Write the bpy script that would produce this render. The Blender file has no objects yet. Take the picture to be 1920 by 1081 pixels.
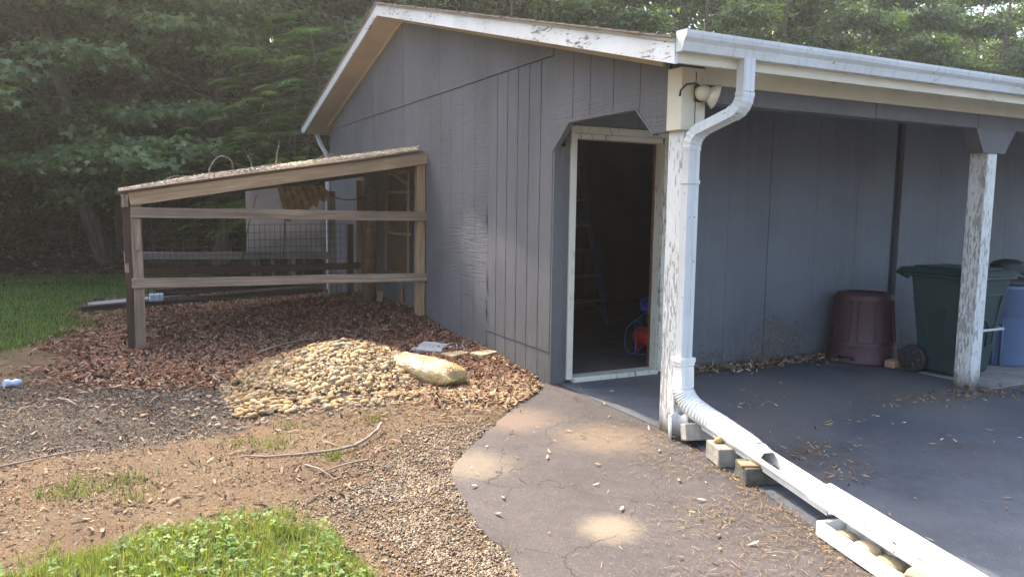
import bpy, math, random
import numpy as np
from mathutils import Vector, Matrix

# ------------------------------------------------------------------ camera, light, exposure
scene = bpy.context.scene
COL = scene.collection
rnd = random.Random(7)
rng = np.random.default_rng(11)

cam_data = bpy.data.cameras.new("camera")
cam = bpy.data.objects.new("camera", cam_data)
COL.objects.link(cam)
yaw, pitch, roll = 0.4699, 0.1061, 0.0140
fwd = Vector((math.sin(yaw) * math.cos(pitch), math.cos(yaw) * math.cos(pitch), -math.sin(pitch)))
rt = Vector((math.cos(yaw), -math.sin(yaw), 0))
upv = rt.cross(fwd)
r2 = rt * math.cos(roll) + upv * math.sin(roll)
u2 = -rt * math.sin(roll) + upv * math.cos(roll)
m = Matrix((r2, u2, -fwd)).transposed().to_4x4()
m.translation = Vector((-3.1115, -3.8245, 1.4504))
cam.matrix_world = m
cam_data.sensor_width = 36.0
cam_data.lens = 1445.0 / 1920.0 * 36.0
cam_data.clip_start = 0.05
cam_data.clip_end = 1000
scene.camera = cam

SUN_FROM = Vector((-.96, 5.5, 6.4)).normalized()
elev = math.asin(SUN_FROM.z)
azim = math.atan2(SUN_FROM.x, SUN_FROM.y)
world = bpy.data.worlds.new("World")
scene.world = world
world.use_nodes = True
wn = world.node_tree
wn.nodes.clear()
sky = wn.nodes.new("ShaderNodeTexSky")
sky.sky_type = 'NISHITA'
sky.sun_disc = False
sky.sun_elevation = elev
sky.sun_rotation = azim
sky.air_density = 1.0
sky.dust_density = 5.0
sky.ozone_density = 0.5
bgn = wn.nodes.new("ShaderNodeBackground")
bgn.inputs[1].default_value = 0.15
won = wn.nodes.new("ShaderNodeOutputWorld")
wn.links.new(sky.outputs[0], bgn.inputs[0])
wn.links.new(bgn.outputs[0], won.inputs[0])

sd = bpy.data.lights.new("sun", 'SUN')
sd.energy = 2.25
sd.angle = math.radians(0.7)
sd.color = (1.0, 0.91, 0.76)
sun = bpy.data.objects.new("sun", sd)
COL.objects.link(sun)
sun.rotation_euler = SUN_FROM.to_track_quat('Z', 'Y').to_euler()
sun.location = (0, 0, 30)

scene.view_settings.view_transform = 'Standard'
scene.view_settings.look = 'None'
scene.view_settings.gamma = 1.0
scene.view_settings.use_curve_mapping = False
scene.view_settings.exposure = 2.38
scene.render.film_transparent = False
scene.cycles.max_bounces = 8
scene.cycles.diffuse_bounces = 4
scene.cycles.transparent_max_bounces = 8
scene.cycles.sample_clamp_indirect = 6.0
scene.cycles.use_denoising = True

# ------------------------------------------------------------------ helpers
def link_obj(name, me, parent=None, mats=()):
    o = bpy.data.objects.new(name, me)
    COL.objects.link(o)
    for mt in mats:
        me.materials.append(mt)
    if parent:
        set_parent(o, parent)
    return o

def root_loc(o):
    l = Vector(o.location)
    return l

def set_parent(o, parent):
    o.parent = parent
    # all parents in this scene are unrotated, so world space is a plain offset
    off = Vector((0, 0, 0))
    q = parent
    while q is not None:
        if q.get('has_off'):
            off += Vector(q['has_off'])
        q = None
    o.matrix_parent_inverse = parent_world(parent).inverted()

_pw = {}
def parent_world(p):
    if p.name in _pw:
        return _pw[p.name]
    w = p.matrix_basis.copy()
    if p.parent:
        w = parent_world(p.parent) @ p.matrix_parent_inverse @ w
    _pw[p.name] = w
    return w

def tag(o, label=None, cat=None, group=None, kind=None):
    if label: o['label'] = label
    if cat: o['category'] = cat
    if group: o['group'] = group
    if kind: o['kind'] = kind
    return o

def thing(name, label, cat, loc=(0, 0, 0), group=None):
    o = bpy.data.objects.new(name, None)
    o.empty_display_size = 0.1
    COL.objects.link(o)
    o.location = loc
    return tag(o, label, cat, group)

class MB:
    """collects simple shapes; build() links them as one mesh object"""
    def __init__(s):
        s.v, s.f, s.mi, s.sm = [], [], [], []
    def add(s, verts, faces, mi=0, smooth=False):
        b = len(s.v)
        s.v += [tuple(p) for p in verts]
        for f in faces:
            s.f.append(tuple(b + i for i in f)); s.mi.append(mi); s.sm.append(smooth)
    def box(s, x0, x1, y0, y1, z0, z1, mi=0):
        s.add([(x0,y0,z0),(x1,y0,z0),(x1,y1,z0),(x0,y1,z0),(x0,y0,z1),(x1,y0,z1),(x1,y1,z1),(x0,y1,z1)],
              [(0,3,2,1),(4,5,6,7),(0,1,5,4),(1,2,6,5),(2,3,7,6),(3,0,4,7)], mi)
    def prism(s, poly, axis, a, b, mi=0):
        """extrude a 2D polygon: axis 'x' poly=(y,z); 'y' poly=(x,z); 'z' poly=(x,y)"""
        n = len(poly)
        def P(p, t):
            return (t, p[0], p[1]) if axis == 'x' else ((p[0], t, p[1]) if axis == 'y' else (p[0], p[1], t))
        vs = [P(p, a) for p in poly] + [P(p, b) for p in poly]
        fs = [tuple(range(n))[::-1], tuple(range(n, 2*n))] + [(i, (i+1) % n, n+(i+1) % n, n+i) for i in range(n)]
        s.add(vs, fs, mi)
    def tube(s, pts, rad, seg=10, mi=0, caps=True, smooth=True, sx=1.0, rect=None, up=None):
        pts = [Vector(p) for p in pts]
        n = len(pts)
        rads = rad if isinstance(rad, (list, tuple)) else [rad]*n
        base = len(s.v)
        prev = None
        for i, p in enumerate(pts):
            t = (pts[min(i+1, n-1)] - pts[max(i-1, 0)]).normalized()
            if prev is None:
                a = Vector(up) if up else (Vector((0, 0, 1)) if abs(t.z) < 0.9 else Vector((1, 0, 0)))
                nx = t.cross(a).normalized()
            else:
                nx = (prev - t * prev.dot(t)).normalized()
            prev = nx
            ny = t.cross(nx)
            if rect:
                w, h = rect[0]/2, rect[1]/2
                ring = [(-w,-h),(w,-h),(w,h),(-w,h)]
                for a_, b_ in ring:
                    s.v.append(tuple(p + nx*a_*rads[i] + ny*b_*rads[i]))
            else:
                for k in range(seg):
                    a_ = 2*math.pi*k/seg
                    s.v.append(tuple(p + nx*math.cos(a_)*rads[i]*sx + ny*math.sin(a_)*rads[i]))
        if rect: seg = 4
        for i in range(n-1):
            for k in range(seg):
                q = (base+i*seg+k, base+i*seg+(k+1) % seg, base+(i+1)*seg+(k+1) % seg, base+(i+1)*seg+k)
                s.f.append(q); s.mi.append(mi); s.sm.append(smooth and not rect)
        if caps:
            s.f.append(tuple(base+k for k in range(seg))[::-1]); s.mi.append(mi); s.sm.append(False)
            s.f.append(tuple(base+(n-1)*seg+k for k in range(seg))); s.mi.append(mi); s.sm.append(False)
    def lathe(s, prof, c, seg=28, mi=0, smooth=True, ripple=None):
        base = len(s.v); n = len(prof)
        for (r, z) in prof:
            for k in range(seg):
                a = 2*math.pi*k/seg
                rr = r + (ripple(a, z) if ripple else 0)
                s.v.append((c[0]+rr*math.cos(a), c[1]+rr*math.sin(a), c[2]+z))
        for i in range(n-1):
            for k in range(seg):
                s.f.append((base+i*seg+k, base+i*seg+(k+1) % seg, base+(i+1)*seg+(k+1) % seg, base+(i+1)*seg+k))
                s.mi.append(mi); s.sm.append(smooth)
        s.f.append(tuple(base+k for k in range(seg))[::-1]); s.mi.append(mi); s.sm.append(False)
        s.f.append(tuple(base+(n-1)*seg+k for k in range(seg))); s.mi.append(mi); s.sm.append(False)
    def build(s, name, mats, parent=None, bevel=0, bseg=1):
        me = bpy.data.meshes.new(name)
        me.from_pydata(s.v, [], s.f)
        me.polygons.foreach_set('material_index', s.mi)
        me.polygons.foreach_set('use_smooth', s.sm)
        me.update()
        if not isinstance(mats, (list, tuple)): mats = [mats]
        o = link_obj(name, me, parent, mats)
        if bevel:
            bv = o.modifiers.new('bevel', 'BEVEL')
            bv.width = bevel; bv.segments = bseg; bv.limit_method = 'ANGLE'; bv.angle_limit = math.radians(40)
        return o

def plank(name, p0, p1, w, h, mat, parent=None, up=(0, 0, 1), bevel=0.003, twist=0.0):
    """a board whose local X runs along the grain from p0 to p1; w across, h along 'up'"""
    p0, p1 = Vector(p0), Vector(p1)
    d = p1 - p0; L = d.length; x = d.normalized()
    u = Vector(up)
    y = u.cross(x).normalized(); z = x.cross(y)
    mb = MB()
    n = max(2, int(L/0.25))
    vs, fs = [], []
    ph = rnd.random()*6
    for i in range(n+1):
        t = i/n*L - L/2
        wob = 0.0025*math.sin(t*3+ph) if L > .6 else 0
        for a, b in ((-1,-1),(1,-1),(1,1),(-1,1)):
            vs.append((t, a*w/2, b*h/2 + wob))
    for i in range(n):
        for k in range(4):
            fs.append((i*4+k, i*4+(k+1) % 4, (i+1)*4+(k+1) % 4, (i+1)*4+k))
    fs.append((3,2,1,0)); fs.append((n*4, n*4+1, n*4+2, n*4+3))
    mb.add(vs, [f[::-1] for f in fs])
    me = bpy.data.meshes.new(name)
    me.from_pydata(mb.v, [], fs)
    me.update()
    o = bpy.data.objects.new(name, me); COL.objects.link(o); me.materials.append(mat)
    mw = Matrix((x, y, z)).transposed().to_4x4()
    if twist: mw = mw @ Matrix.Rotation(twist, 4, 'X')
    mw.translation = (p0+p1)/2
    o.matrix_basis = mw
    if parent: set_parent(o, parent)
    if bevel:
        bv = o.modifiers.new('bevel', 'BEVEL'); bv.width = bevel; bv.segments = 1
        bv.limit_method = 'ANGLE'; bv.angle_limit = math.radians(40)
    return o

def np_mesh(name, V, F, mats, parent=None, cols=None, smooth=False):
    """V (n,3); F (m,k) int"""
    me = bpy.data.meshes.new(name)
    V = np.asarray(V, dtype=np.float32); F = np.asarray(F, dtype=np.int32)
    nv, (nf, k) = len(V), F.shape
    me.vertices.add(nv); me.vertices.foreach_set('co', V.ravel())
    me.loops.add(nf*k); me.loops.foreach_set('vertex_index', F.ravel())
    me.polygons.add(nf)
    me.polygons.foreach_set('loop_start', np.arange(0, nf*k, k, dtype=np.int32))
    me.polygons.foreach_set('loop_total', np.full(nf, k, dtype=np.int32))
    if smooth:
        me.polygons.foreach_set('use_smooth', np.ones(nf, dtype=bool))
    me.update(calc_edges=True)
    if cols is not None:
        a = me.color_attributes.new('Col', 'FLOAT_COLOR', 'POINT')
        c = np.ones((nv, 4), dtype=np.float32); c[:, :cols.shape[1]] = cols
        a.data.foreach_set('color', c.ravel())
    return link_obj(name, me, parent, mats if isinstance(mats, (list, tuple)) else [mats])

# ---- value noise for numpy masks
_ng = np.random.default_rng(5).random((256, 256))
def vnoise(x, y, s):
    x = np.asarray(x)/s + 113.3; y = np.asarray(y)/s + 57.7
    xi = np.floor(x).astype(int); yi = np.floor(y).astype(int)
    fx = x-xi; fy = y-yi
    fx = fx*fx*(3-2*fx); fy = fy*fy*(3-2*fy)
    g = lambda a, b: _ng[a % 256, b % 256]
    return (g(xi, yi)*(1-fx)+g(xi+1, yi)*fx)*(1-fy)+(g(xi, yi+1)*(1-fx)+g(xi+1, yi+1)*fx)*fy
def fbm(x, y, s):
    return (vnoise(x, y, s)*.5+vnoise(x, y, s/2.1)*.3+vnoise(x, y, s/4.3)*.2)
def sstep(a, b, x):
    t = np.clip((x-a)/(b-a), 0, 1); return t*t*(3-2*t)
def inpoly(x, y, poly):
    x = np.asarray(x); y = np.asarray(y)
    r = np.zeros(x.shape, bool)
    n = len(poly)
    for i in range(n):
        x0, y0 = poly[i]; x1, y1 = poly[(i+1) % n]
        c = ((y0 > y) != (y1 > y))
        with np.errstate(divide='ignore', invalid='ignore'):
            xx = (x1-x0)*(y-y0)/((y1-y0) if y1 != y0 else 1e-9)+x0
        r ^= c & (x < xx)
    return r

# ------------------------------------------------------------------ material helpers
def new_mat(name):
    mt = bpy.data.materials.new(name); mt.use_nodes = True
    nt = mt.node_tree; nt.nodes.clear()
    out = nt.nodes.new('ShaderNodeOutputMaterial')
    b = nt.nodes.new('ShaderNodeBsdfPrincipled')
    nt.links.new(b.outputs[0], out.inputs[0])
    return mt, nt, b, out
def N(nt, t, **kw):
    n = nt.nodes.new(t)
    for k, v in kw.items():
        if k.startswith('i_'): n.inputs[int(k[2:])].default_value = v
        else: setattr(n, k, v)
    return n
def L(nt, a, b): nt.links.new(a, b)
def coord(nt, kind='Object', scale=(1, 1, 1), loc=(0, 0, 0)):
    tc = N(nt, 'ShaderNodeTexCoord')
    mp = N(nt, 'ShaderNodeMapping')
    mp.inputs['Scale'].default_value = scale; mp.inputs['Location'].default_value = loc
    L(nt, tc.outputs[kind], mp.inputs[0])
    return mp.outputs[0]
def wpos(nt, scale=(1, 1, 1)):
    g = N(nt, 'ShaderNodeNewGeometry'); mp = N(nt, 'ShaderNodeMapping')
    mp.inputs['Scale'].default_value = scale
    L(nt, g.outputs['Position'], mp.inputs[0])
    return mp.outputs[0]
def noise(nt, vec, scale, detail=4, rough=.55, dist=0):
    n = N(nt, 'ShaderNodeTexNoise')
    n.inputs['Scale'].default_value = scale; n.inputs['Detail'].default_value = detail
    n.inputs['Roughness'].default_value = rough; n.inputs['Distortion'].default_value = dist
    L(nt, vec, n.inputs['Vector'])
    return n.outputs['Fac']
def ramp(nt, fac, stops, interp='LINEAR'):
    r = N(nt, 'ShaderNodeValToRGB'); cr = r.color_ramp; cr.interpolation = interp
    while len(cr.elements) < len(stops): cr.elements.new(0.5)
    for e, (p, c) in zip(cr.elements, stops):
        e.position = p
        e.color = (c, c, c, 1) if isinstance(c, (int, float)) else (*c, 1)
    L(nt, fac, r.inputs[0])
    return r.outputs[0]
def mix(nt, fac, a, b, blend='MIX'):
    n = N(nt, 'ShaderNodeMix', data_type='RGBA', blend_type=blend)
    for s, v in ((n.inputs[0], fac), (n.inputs[6], a), (n.inputs[7], b)):
        if isinstance(v, (int, float)): s.default_value = v
        elif isinstance(v, (tuple, list)): s.default_value = (*v, 1) if len(v) == 3 else v
        else: L(nt, v, s)
    return n.outputs[2]
def math_(nt, op, a, b=0.0, clamp=False):
    n = N(nt, 'ShaderNodeMath', operation=op, use_clamp=clamp)
    for s, v in ((n.inputs[0], a), (n.inputs[1], b)):
        if isinstance(v, (int, float)): s.default_value = v
        else: L(nt, v, s)
    return n.outputs[0]
def bump(nt, bsdf, h, strength=.3, dist=.01):
    n = N(nt, 'ShaderNodeBump'); n.inputs['Strength'].default_value = strength; n.inputs['Distance'].default_value = dist
    L(nt, h, n.inputs['Height']); L(nt, n.outputs[0], bsdf.inputs['Normal'])
def setc(nt, sock, v):
    if isinstance(v, tuple): sock.default_value = (*v, 1)
    else: L(nt, v, sock)
def objrand(nt):
    return N(nt, 'ShaderNodeObjectInfo').outputs['Random']
def sepz(nt, kind='z'):
    g = N(nt, 'ShaderNodeNewGeometry'); s = N(nt, 'ShaderNodeSeparateXYZ'); L(nt, g.outputs['Position'], s.inputs[0])
    return s.outputs['xyz'.index(kind)]

# ---- siding paint: rough sawn plywood under grey-blue paint
def m_siding(name, base, sawn='h', worn=0.5, spot=None):
    mt, nt, b, _ = new_mat(name)
    v = coord(nt, 'Object')
    big = noise(nt, v, 1.3, 5)
    streak = noise(nt, coord(nt, 'Object', (14, 14, 0.7)), 1.0, 5)
    c = mix(nt, ramp(nt, big, [(.3, 0), (.7, 1)]), tuple(x*.80 for x in base), tuple(x*1.16 for x in base))
    c = mix(nt, math_(nt, 'MULTIPLY', ramp(nt, streak, [(.45, 0), (.75, 1)]), .35), c, tuple(x*1.25 for x in base))
    # flaking near the ground and along seams
    fl = noise(nt, v, 26, 6, .7)
    patch = noise(nt, v, 2.2, 3)
    z = sepz(nt)
    low = math_(nt, 'SUBTRACT', 1.0, math_(nt, 'MULTIPLY', z, 1.8), True)
    thr = math_(nt, 'ADD', math_(nt, 'MULTIPLY', low, .14*worn*2), math_(nt, 'MULTIPLY', patch, .32))
    s = math_(nt, 'ADD', fl, thr)
    if spot:
        dn = N(nt, 'ShaderNodeVectorMath', operation='DISTANCE'); L(nt, v, dn.inputs[0]); dn.inputs[1].default_value = spot
        s = math_(nt, 'ADD', s, ramp(nt, dn.outputs['Value'], [(.02, .22), (.34, 0)]))
    mask = ramp(nt, s, [(.895, 0), (.93, 1)])
    c = mix(nt, mask, c, (.16, .13, .10))
    dirt = math_(nt, 'MULTIPLY', low, ramp(nt, noise(nt, v, 7, 5, .7), [(.35, 0), (.7, .8)]))
    c = mix(nt, dirt, c, (.09, .08, .07))
    # rust brown weeping spots
    sp = noise(nt, coord(nt, 'Object', (9, 9, 3)), 2.0, 2)
    c = mix(nt, math_(nt, 'MULTIPLY', ramp(nt, sp, [(.74, 0), (.8, 1)]), .5), c, (.10, .085, .075))
    setc(nt, b.inputs['Base Color'], c)
    b.inputs['Roughness'].default_value = .62
    b.inputs['Specular IOR Level'].default_value = .35
    hsc = (3, 3, 60) if sawn == 'h' else (40, 40, 2.2)
    h1 = noise(nt, coord(nt, 'Object', hsc), 1.0, 4, .6)
    h2 = noise(nt, coord(nt, 'Object', (16, 16, 7)), 1.0, 3, .5, 1.5)
    h = math_(nt, 'ADD', math_(nt, 'MULTIPLY', h1, .8), math_(nt, 'MULTIPLY', h2, .5))
    h = math_(nt, 'SUBTRACT', h, math_(nt, 'MULTIPLY', mask, .4))
    bump(nt, b, h, 1.0, .011)
    return mt

def m_peel(name, paint, amount, bare=(.23, .20, .17), vert=True, rot=False, gloss=.45, alongx=False):
    mt, nt, b, _ = new_mat(name)
    sc = (1, 1, .2) if vert else ((.25, 1, 1) if alongx else (1, .25, 1))
    v = coord(nt, 'Object', sc)
    n1 = noise(nt, v, 60, 6, .68)
    n2 = noise(nt, v, 5, 3)
    s = math_(nt, 'ADD', math_(nt, 'MULTIPLY', n1, .86), math_(nt, 'MULTIPLY', n2, .56))
    lo = .92 - amount
    mask = ramp(nt, s, [(lo, 0), (lo+.018, 1)])
    grain = noise(nt, coord(nt, 'Object', (60, 60, 3) if vert else ((3, 60, 60) if alongx else (60, 3, 60))), 1.0, 3)
    bc = mix(nt, grain, tuple(x*.6 for x in bare), bare)
    dirt = ramp(nt, noise(nt, coord(nt, 'Object'), 3.1, 5, .65), [(.35, 0), (.8, 1)])
    pc = mix(nt, math_(nt, 'MULTIPLY', dirt, .55), paint, (paint[0]*.72, paint[1]*.66, paint[2]*.55))
    edge = ramp(nt, s, [(lo-.05, 0), (lo-.005, 1)])
    pc = mix(nt, math_(nt, 'MULTIPLY', edge, .25), pc, (paint[0]*.6, paint[1]*.58, paint[2]*.55))
    c = mix(nt, mask, pc, bc)
    if rot:
        z = sepz(nt)
        zz = math_(nt, 'ADD', z, math_(nt, 'MULTIPLY', noise(nt, coord(nt, 'Object', (1, 1, .4)), 18, 4), .16))
        c = mix(nt, ramp(nt, zz, [(.10, 1), (.26, 0)]), c, mix(nt, grain, (.035, .028, .018), (.12, .10, .06)))
    setc(nt, b.inputs['Base Color'], c)
    b.inputs['Roughness'].default_value = gloss
    h = math_(nt, 'ADD', math_(nt, 'MULTIPLY', mask, -.7), math_(nt, 'MULTIPLY', grain, .3))
    bump(nt, b, h, .8, .005)
    return mt

def m_metal_white(name, paint=(.56, .58, .58), specks=True):
    mt, nt, b, _ = new_mat(name)
    v = coord(nt, 'Object')
    d = ramp(nt, noise(nt, v, 2.0, 5, .6), [(.35, 0), (.8, 1)])
    c = mix(nt, math_(nt, 'MULTIPLY', d, .55), paint, (paint[0]*.68, paint[1]*.64, paint[2]*.54))
    if specks:
        sp = noise(nt, v, 34, 3, .6); area = noise(nt, v, 2.6, 2)
        s = math_(nt, 'ADD', sp, math_(nt, 'MULTIPLY', area, .3))
        c = mix(nt, ramp(nt, s, [(.84, 0), (.88, .85)]), c, (.05, .045, .04))
        st = noise(nt, coord(nt, 'Object', (30, 30, 2)), 1.0, 3)
        c = mix(nt, ramp(nt, st, [(.5, 0), (.8, .42)]), c, (.25, .22, .17))
    setc(nt, b.inputs['Base Color'], c)
    b.inputs['Roughness'].default_value = .38
    bump(nt, b, noise(nt, v, 6, 3), .06, .01)
    return mt

def m_wood(name, light, dark, gscale=1.0, rough=.8, stain=None, weather=.4):
    """grain along local X"""
    mt, nt, b, _ = new_mat(name)
    r = objrand(nt)
    tc = N(nt, 'ShaderNodeTexCoord'); ad = N(nt, 'ShaderNodeVectorMath', operation='ADD')
    cm = N(nt, 'ShaderNodeCombineXYZ'); mr = math_(nt, 'MULTIPLY', r, 37.0)
    for k in range(3): L(nt, mr, cm.inputs[k])
    L(nt, tc.outputs['Object'], ad.inputs[0]); L(nt, cm.outputs[0], ad.inputs[1])
    mp = N(nt, 'ShaderNodeMapping'); mp.inputs['Scale'].default_value = (.9*gscale, 16*gscale, 16*gscale)
    L(nt, ad.outputs[0], mp.inputs[0])
    g = noise(nt, mp.outputs[0], 1.0, 5, .6, 1.2)
    mp2 = N(nt, 'ShaderNodeMapping'); mp2.inputs['Scale'].default_value = (2.5, 95, 95)
    L(nt, ad.outputs[0], mp2.inputs[0])
    fine = noise(nt, mp2.outputs[0], 1.0, 3)
    c = mix(nt, ramp(nt, g, [(.3, 0), (.68, 1)]), dark, light)
    c = mix(nt, math_(nt, 'MULTIPLY', ramp(nt, fine, [(.42, 0), (.62, 1)]), .38), c, tuple(x*.5 for x in dark))
    mp3 = N(nt, 'ShaderNodeMapping'); mp3.inputs['Scale'].default_value = (1.1, 2.5, 2.5)
    L(nt, ad.outputs[0], mp3.inputs[0])
    blot = noise(nt, mp3.outputs[0], 1.6, 4)
    c = mix(nt, math_(nt, 'MULTIPLY', ramp(nt, blot, [(.45, 0), (.7, 1)]), weather), c, stain or tuple(x*.55 for x in dark))
    hv = N(nt, 'ShaderNodeMix', data_type='RGBA', blend_type='MULTIPLY'); hv.inputs[0].default_value = 1
    L(nt, c, hv.inputs[6]); L(nt, ramp(nt, r, [(0, .8), (1, 1.12)]), hv.inputs[7])
    setc(nt, b.inputs['Base Color'], hv.outputs[2])
    b.inputs['Roughness'].default_value = rough
    b.inputs['Specular IOR Level'].default_value = .25
    bump(nt, b, math_(nt, 'ADD', g, math_(nt, 'MULTIPLY', fine, .5)), .5, .004)
    return mt

def m_plain(name, col, rough=.6, var=.25, nscale=4, bstr=.15, spec=.5, bscale=60):
    mt, nt, b, _ = new_mat(name)
    v = coord(nt, 'Object')
    f = noise(nt, v, nscale, 6, .6)
    c = mix(nt, ramp(nt, f, [(.3, 0), (.7, 1)]), tuple(x*(1-var) for x in col), tuple(min(1, x*(1+var)) for x in col))
    setc(nt, b.inputs['Base Color'], c)
    b.inputs['Roughness'].default_value = rough
    b.inputs['Specular IOR Level'].default_value = spec
    if bstr: bump(nt, b, noise(nt, v, bscale, 4), bstr, .005)
    return mt

def m_plastic(name, col, rough=.45, scuff=.3, dust=(.3, .28, .25)):
    mt, nt, b, _ = new_mat(name)
    v = coord(nt, 'Object')
    d = ramp(nt, noise(nt, v, 3.2, 6, .65), [(.38, 0), (.8, 1)])
    c = mix(nt, math_(nt, 'MULTIPLY', d, scuff), col, tuple(a*.6+b_*.4 for a, b_ in zip(col, dust)))
    sc = noise(nt, coord(nt, 'Object', (50, 50, 4)), 1.0, 3)
    c = mix(nt, ramp(nt, sc, [(.66, 0), (.74, .25)]), c, dust)
    setc(nt, b.inputs['Base Color'], c)
    setc(nt, b.inputs['Roughness'], ramp(nt, d, [(0, rough), (1, min(1, rough+.25))]))
    bump(nt, b, noise(nt, v, 120, 2), .08, .002)
    return mt

def m_attr(name, rough=.75, transl=0.0, spec=.2, gloss=0.0):
    """colour from the per-piece attribute 'Col' with slight mottling; optional translucency for leaves"""
    mt, nt, b, out = new_mat(name)
    a = N(nt, 'ShaderNodeAttribute', attribute_name='Col')
    v = wpos(nt)
    n = noise(nt, v, 45, 2)
    c = mix(nt, 1.0, a.outputs['Color'], ramp(nt, n, [(.25, .75), (.75, 1.25)]), 'MULTIPLY')
    setc(nt, b.inputs['Base Color'], c)
    b.inputs['Roughness'].default_value = rough
    b.inputs['Specular IOR Level'].default_value = spec
    if transl:
        t = N(nt, 'ShaderNodeBsdfTranslucent')
        tc = mix(nt, 1.0, c, (1.25, 1.35, .55), 'MULTIPLY')
        L(nt, tc, t.inputs[0])
        ms = N(nt, 'ShaderNodeMixShader'); ms.inputs[0].default_value = transl
        L(nt, b.outputs[0], ms.inputs[1]); L(nt, t.outputs[0], ms.inputs[2]); L(nt, ms.outputs[0], out.inputs[0])
    return mt

M = {}
SID = (.110, .110, .115)
M['siding'] = m_siding('siding_paint_sawn', SID, 'h')
M['siding_v'] = m_siding('siding_paint_rough', SID, 'v')
M['siding_porch'] = m_siding('siding_paint_porch', (.122, .131, .146), 'v', .8, (2.45, 1.55, .24))
M['fascia'] = m_peel('peeling_white_fascia', (.66, .68, .68), .10, vert=False)
M['fascia_x'] = m_peel('cream_fascia', (.60, .55, .43), .05, vert=False, alongx=True)
M['post'] = m_peel('peeling_white_post', (.64, .65, .63), .19, bare=(.42,.39,.34), rot=True)
M['casing'] = m_peel('white_door_casing', (.60, .57, .48), .10)
M['corner'] = m_peel('cream_corner_casing', (.62, .58, .46), .02)
M['frieze'] = m_peel('cream_frieze', (.62, .57, .42), .05, vert=False, alongx=True)
M['soffit'] = m_plain('tan_soffit', (.46, .37, .26), .7, .14, 1.6, .1)
M['soffit_w'] = m_plain('grey_white_soffit', (.50, .47, .42), .7, .12, 1.6, .1)
M['white'] = m_metal_white('white_gutter_paint')
M['white_clean'] = m_metal_white('white_vinyl', (.72, .72, .69), True)
M['shingle'] = m_plain('asphalt_shingle', (.14, .12, .10), .95, .4, 20, .5)
M['drip'] = m_plain('drip_edge', (.36, .31, .24), .6, .2)
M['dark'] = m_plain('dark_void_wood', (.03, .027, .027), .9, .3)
M['concrete'] = m_plain('concrete', (.20, .19, .175), .9, .22, 5, .3)
M['slab'] = m_plain('worn_floor_slab', (.085, .075, .064), .85, .25, 3, .2)
M['block'] = m_plain('cast_concrete_block', (.33, .30, .25), .95, .25, 9, .6)
M['w_grey'] = m_wood('weathered_grey_wood', (.40, .305, .215), (.19, .13, .088), weather=.5)
M['w_orange'] = m_wood('treated_orange_wood', (.46, .315, .18), (.24, .15, .085), stain=(.22, .19, .155))
M['w_brown'] = m_wood('brown_wood', (.15, .09, .055), (.07, .042, .028))
M['w_red'] = m_wood('reddish_log', (.22, .11, .06), (.10, .05, .03), .7)
M['w_dark'] = m_wood('dark_timber', (.075, .055, .045), (.03, .024, .02))
M['w_pale'] = m_wood('pale_grey_plank', (.40, .38, .36), (.24, .22, .20))
M['w_tan'] = m_wood('tan_lath', (.36, .25, .14), (.26, .17, .09))
M['wire'] = m_plain('rusty_wire', (.06, .05, .045), .6, .3)
M['bark'] = None

# bark
mt, nt, b, _ = new_mat('bark')
v = coord(nt, 'Object', (9, 9, 1.6))
f = noise(nt, v, 1.6, 6, .65)
setc(nt, b.inputs['Base Color'], ramp(nt, f, [(.3, (.07, .056, .046)), (.7, (.23, .19, .155))]))
b.inputs['Roughness'].default_value = .95
bump(nt, b, f, .9, .03)
M['bark'] = mt

M['leaf'] = m_attr('tree_leaf', .38, .42, .5)
M['grassm'] = m_attr('grass_blade', .6, .35, .25)
M['litter'] = m_attr('dry_litter', .85, 0, .15)
M['stone'] = m_attr('loose_stone', .8, 0, .3)
M['straw'] = m_attr('dry_straw', .7, .1, .25)

# pebbles, coloured per object
mt, nt, b, _ = new_mat('river_pebble')
r = objrand(nt)
c = ramp(nt, r, [(0, (.42, .30, .16)), (.2, (.50, .39, .23)), (.4, (.34, .24, .14)), (.55, (.50, .43, .32)), (.7, (.29, .26, .22)), (.85, (.46, .33, .16)), (1, (.38, .34, .29))])
c = mix(nt, ramp(nt, noise(nt, coord(nt, 'Object'), 35, 5), [(.35, 0), (.75, .5)]), c, (.24, .19, .13))
c = mix(nt, 1.0, c, (.74, .635, .46), 'MULTIPLY')
setc(nt, b.inputs['Base Color'], c); b.inputs['Roughness'].default_value = .7
bump(nt, b, noise(nt, coord(nt, 'Object'), 90, 3), .15, .003)
M['pebble'] = mt

# ground with painted zones (what the ground is made of)
mt, nt, b, _ = new_mat('ground_soil')
a = N(nt, 'ShaderNodeAttribute', attribute_name='Col')
sp = N(nt, 'ShaderNodeSeparateColor'); L(nt, a.outputs['Color'], sp.inputs[0])
v = wpos(nt)
fn = noise(nt, v, 30, 6, .7); mid = noise(nt, v, 3.5, 5, .6); fine = noise(nt, v, 110, 4, .7)
tan = mix(nt, ramp(nt, fn, [(.3, 0), (.7, 1)]), (.125, .088, .053), (.255, .19, .114))
tan = mix(nt, ramp(nt, mid, [(.38, 0), (.66, .75)]), tan, (.19, .115, .072))
tan = mix(nt, ramp(nt, noise(nt, v, 1.1, 5, .6), [(.45, 0), (.7, .6)]), tan, (.105, .072, .05))
dark = mix(nt, ramp(nt, fn, [(.3, 0), (.7, 1)]), (.045, .034, .027), (.155, .125, .10))
mul = mix(nt, ramp(nt, fn, [(.3, 0), (.7, 1)]), (.045, .026, .017), (.16, .095, .06))
gra = mix(nt, ramp(nt, fn, [(.3, 0), (.7, 1)]), (.022, .032, .010), (.05, .068, .02))
nz = math_(nt, 'MULTIPLY', math_(nt, 'SUBTRACT', fn, .5), .9)
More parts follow.
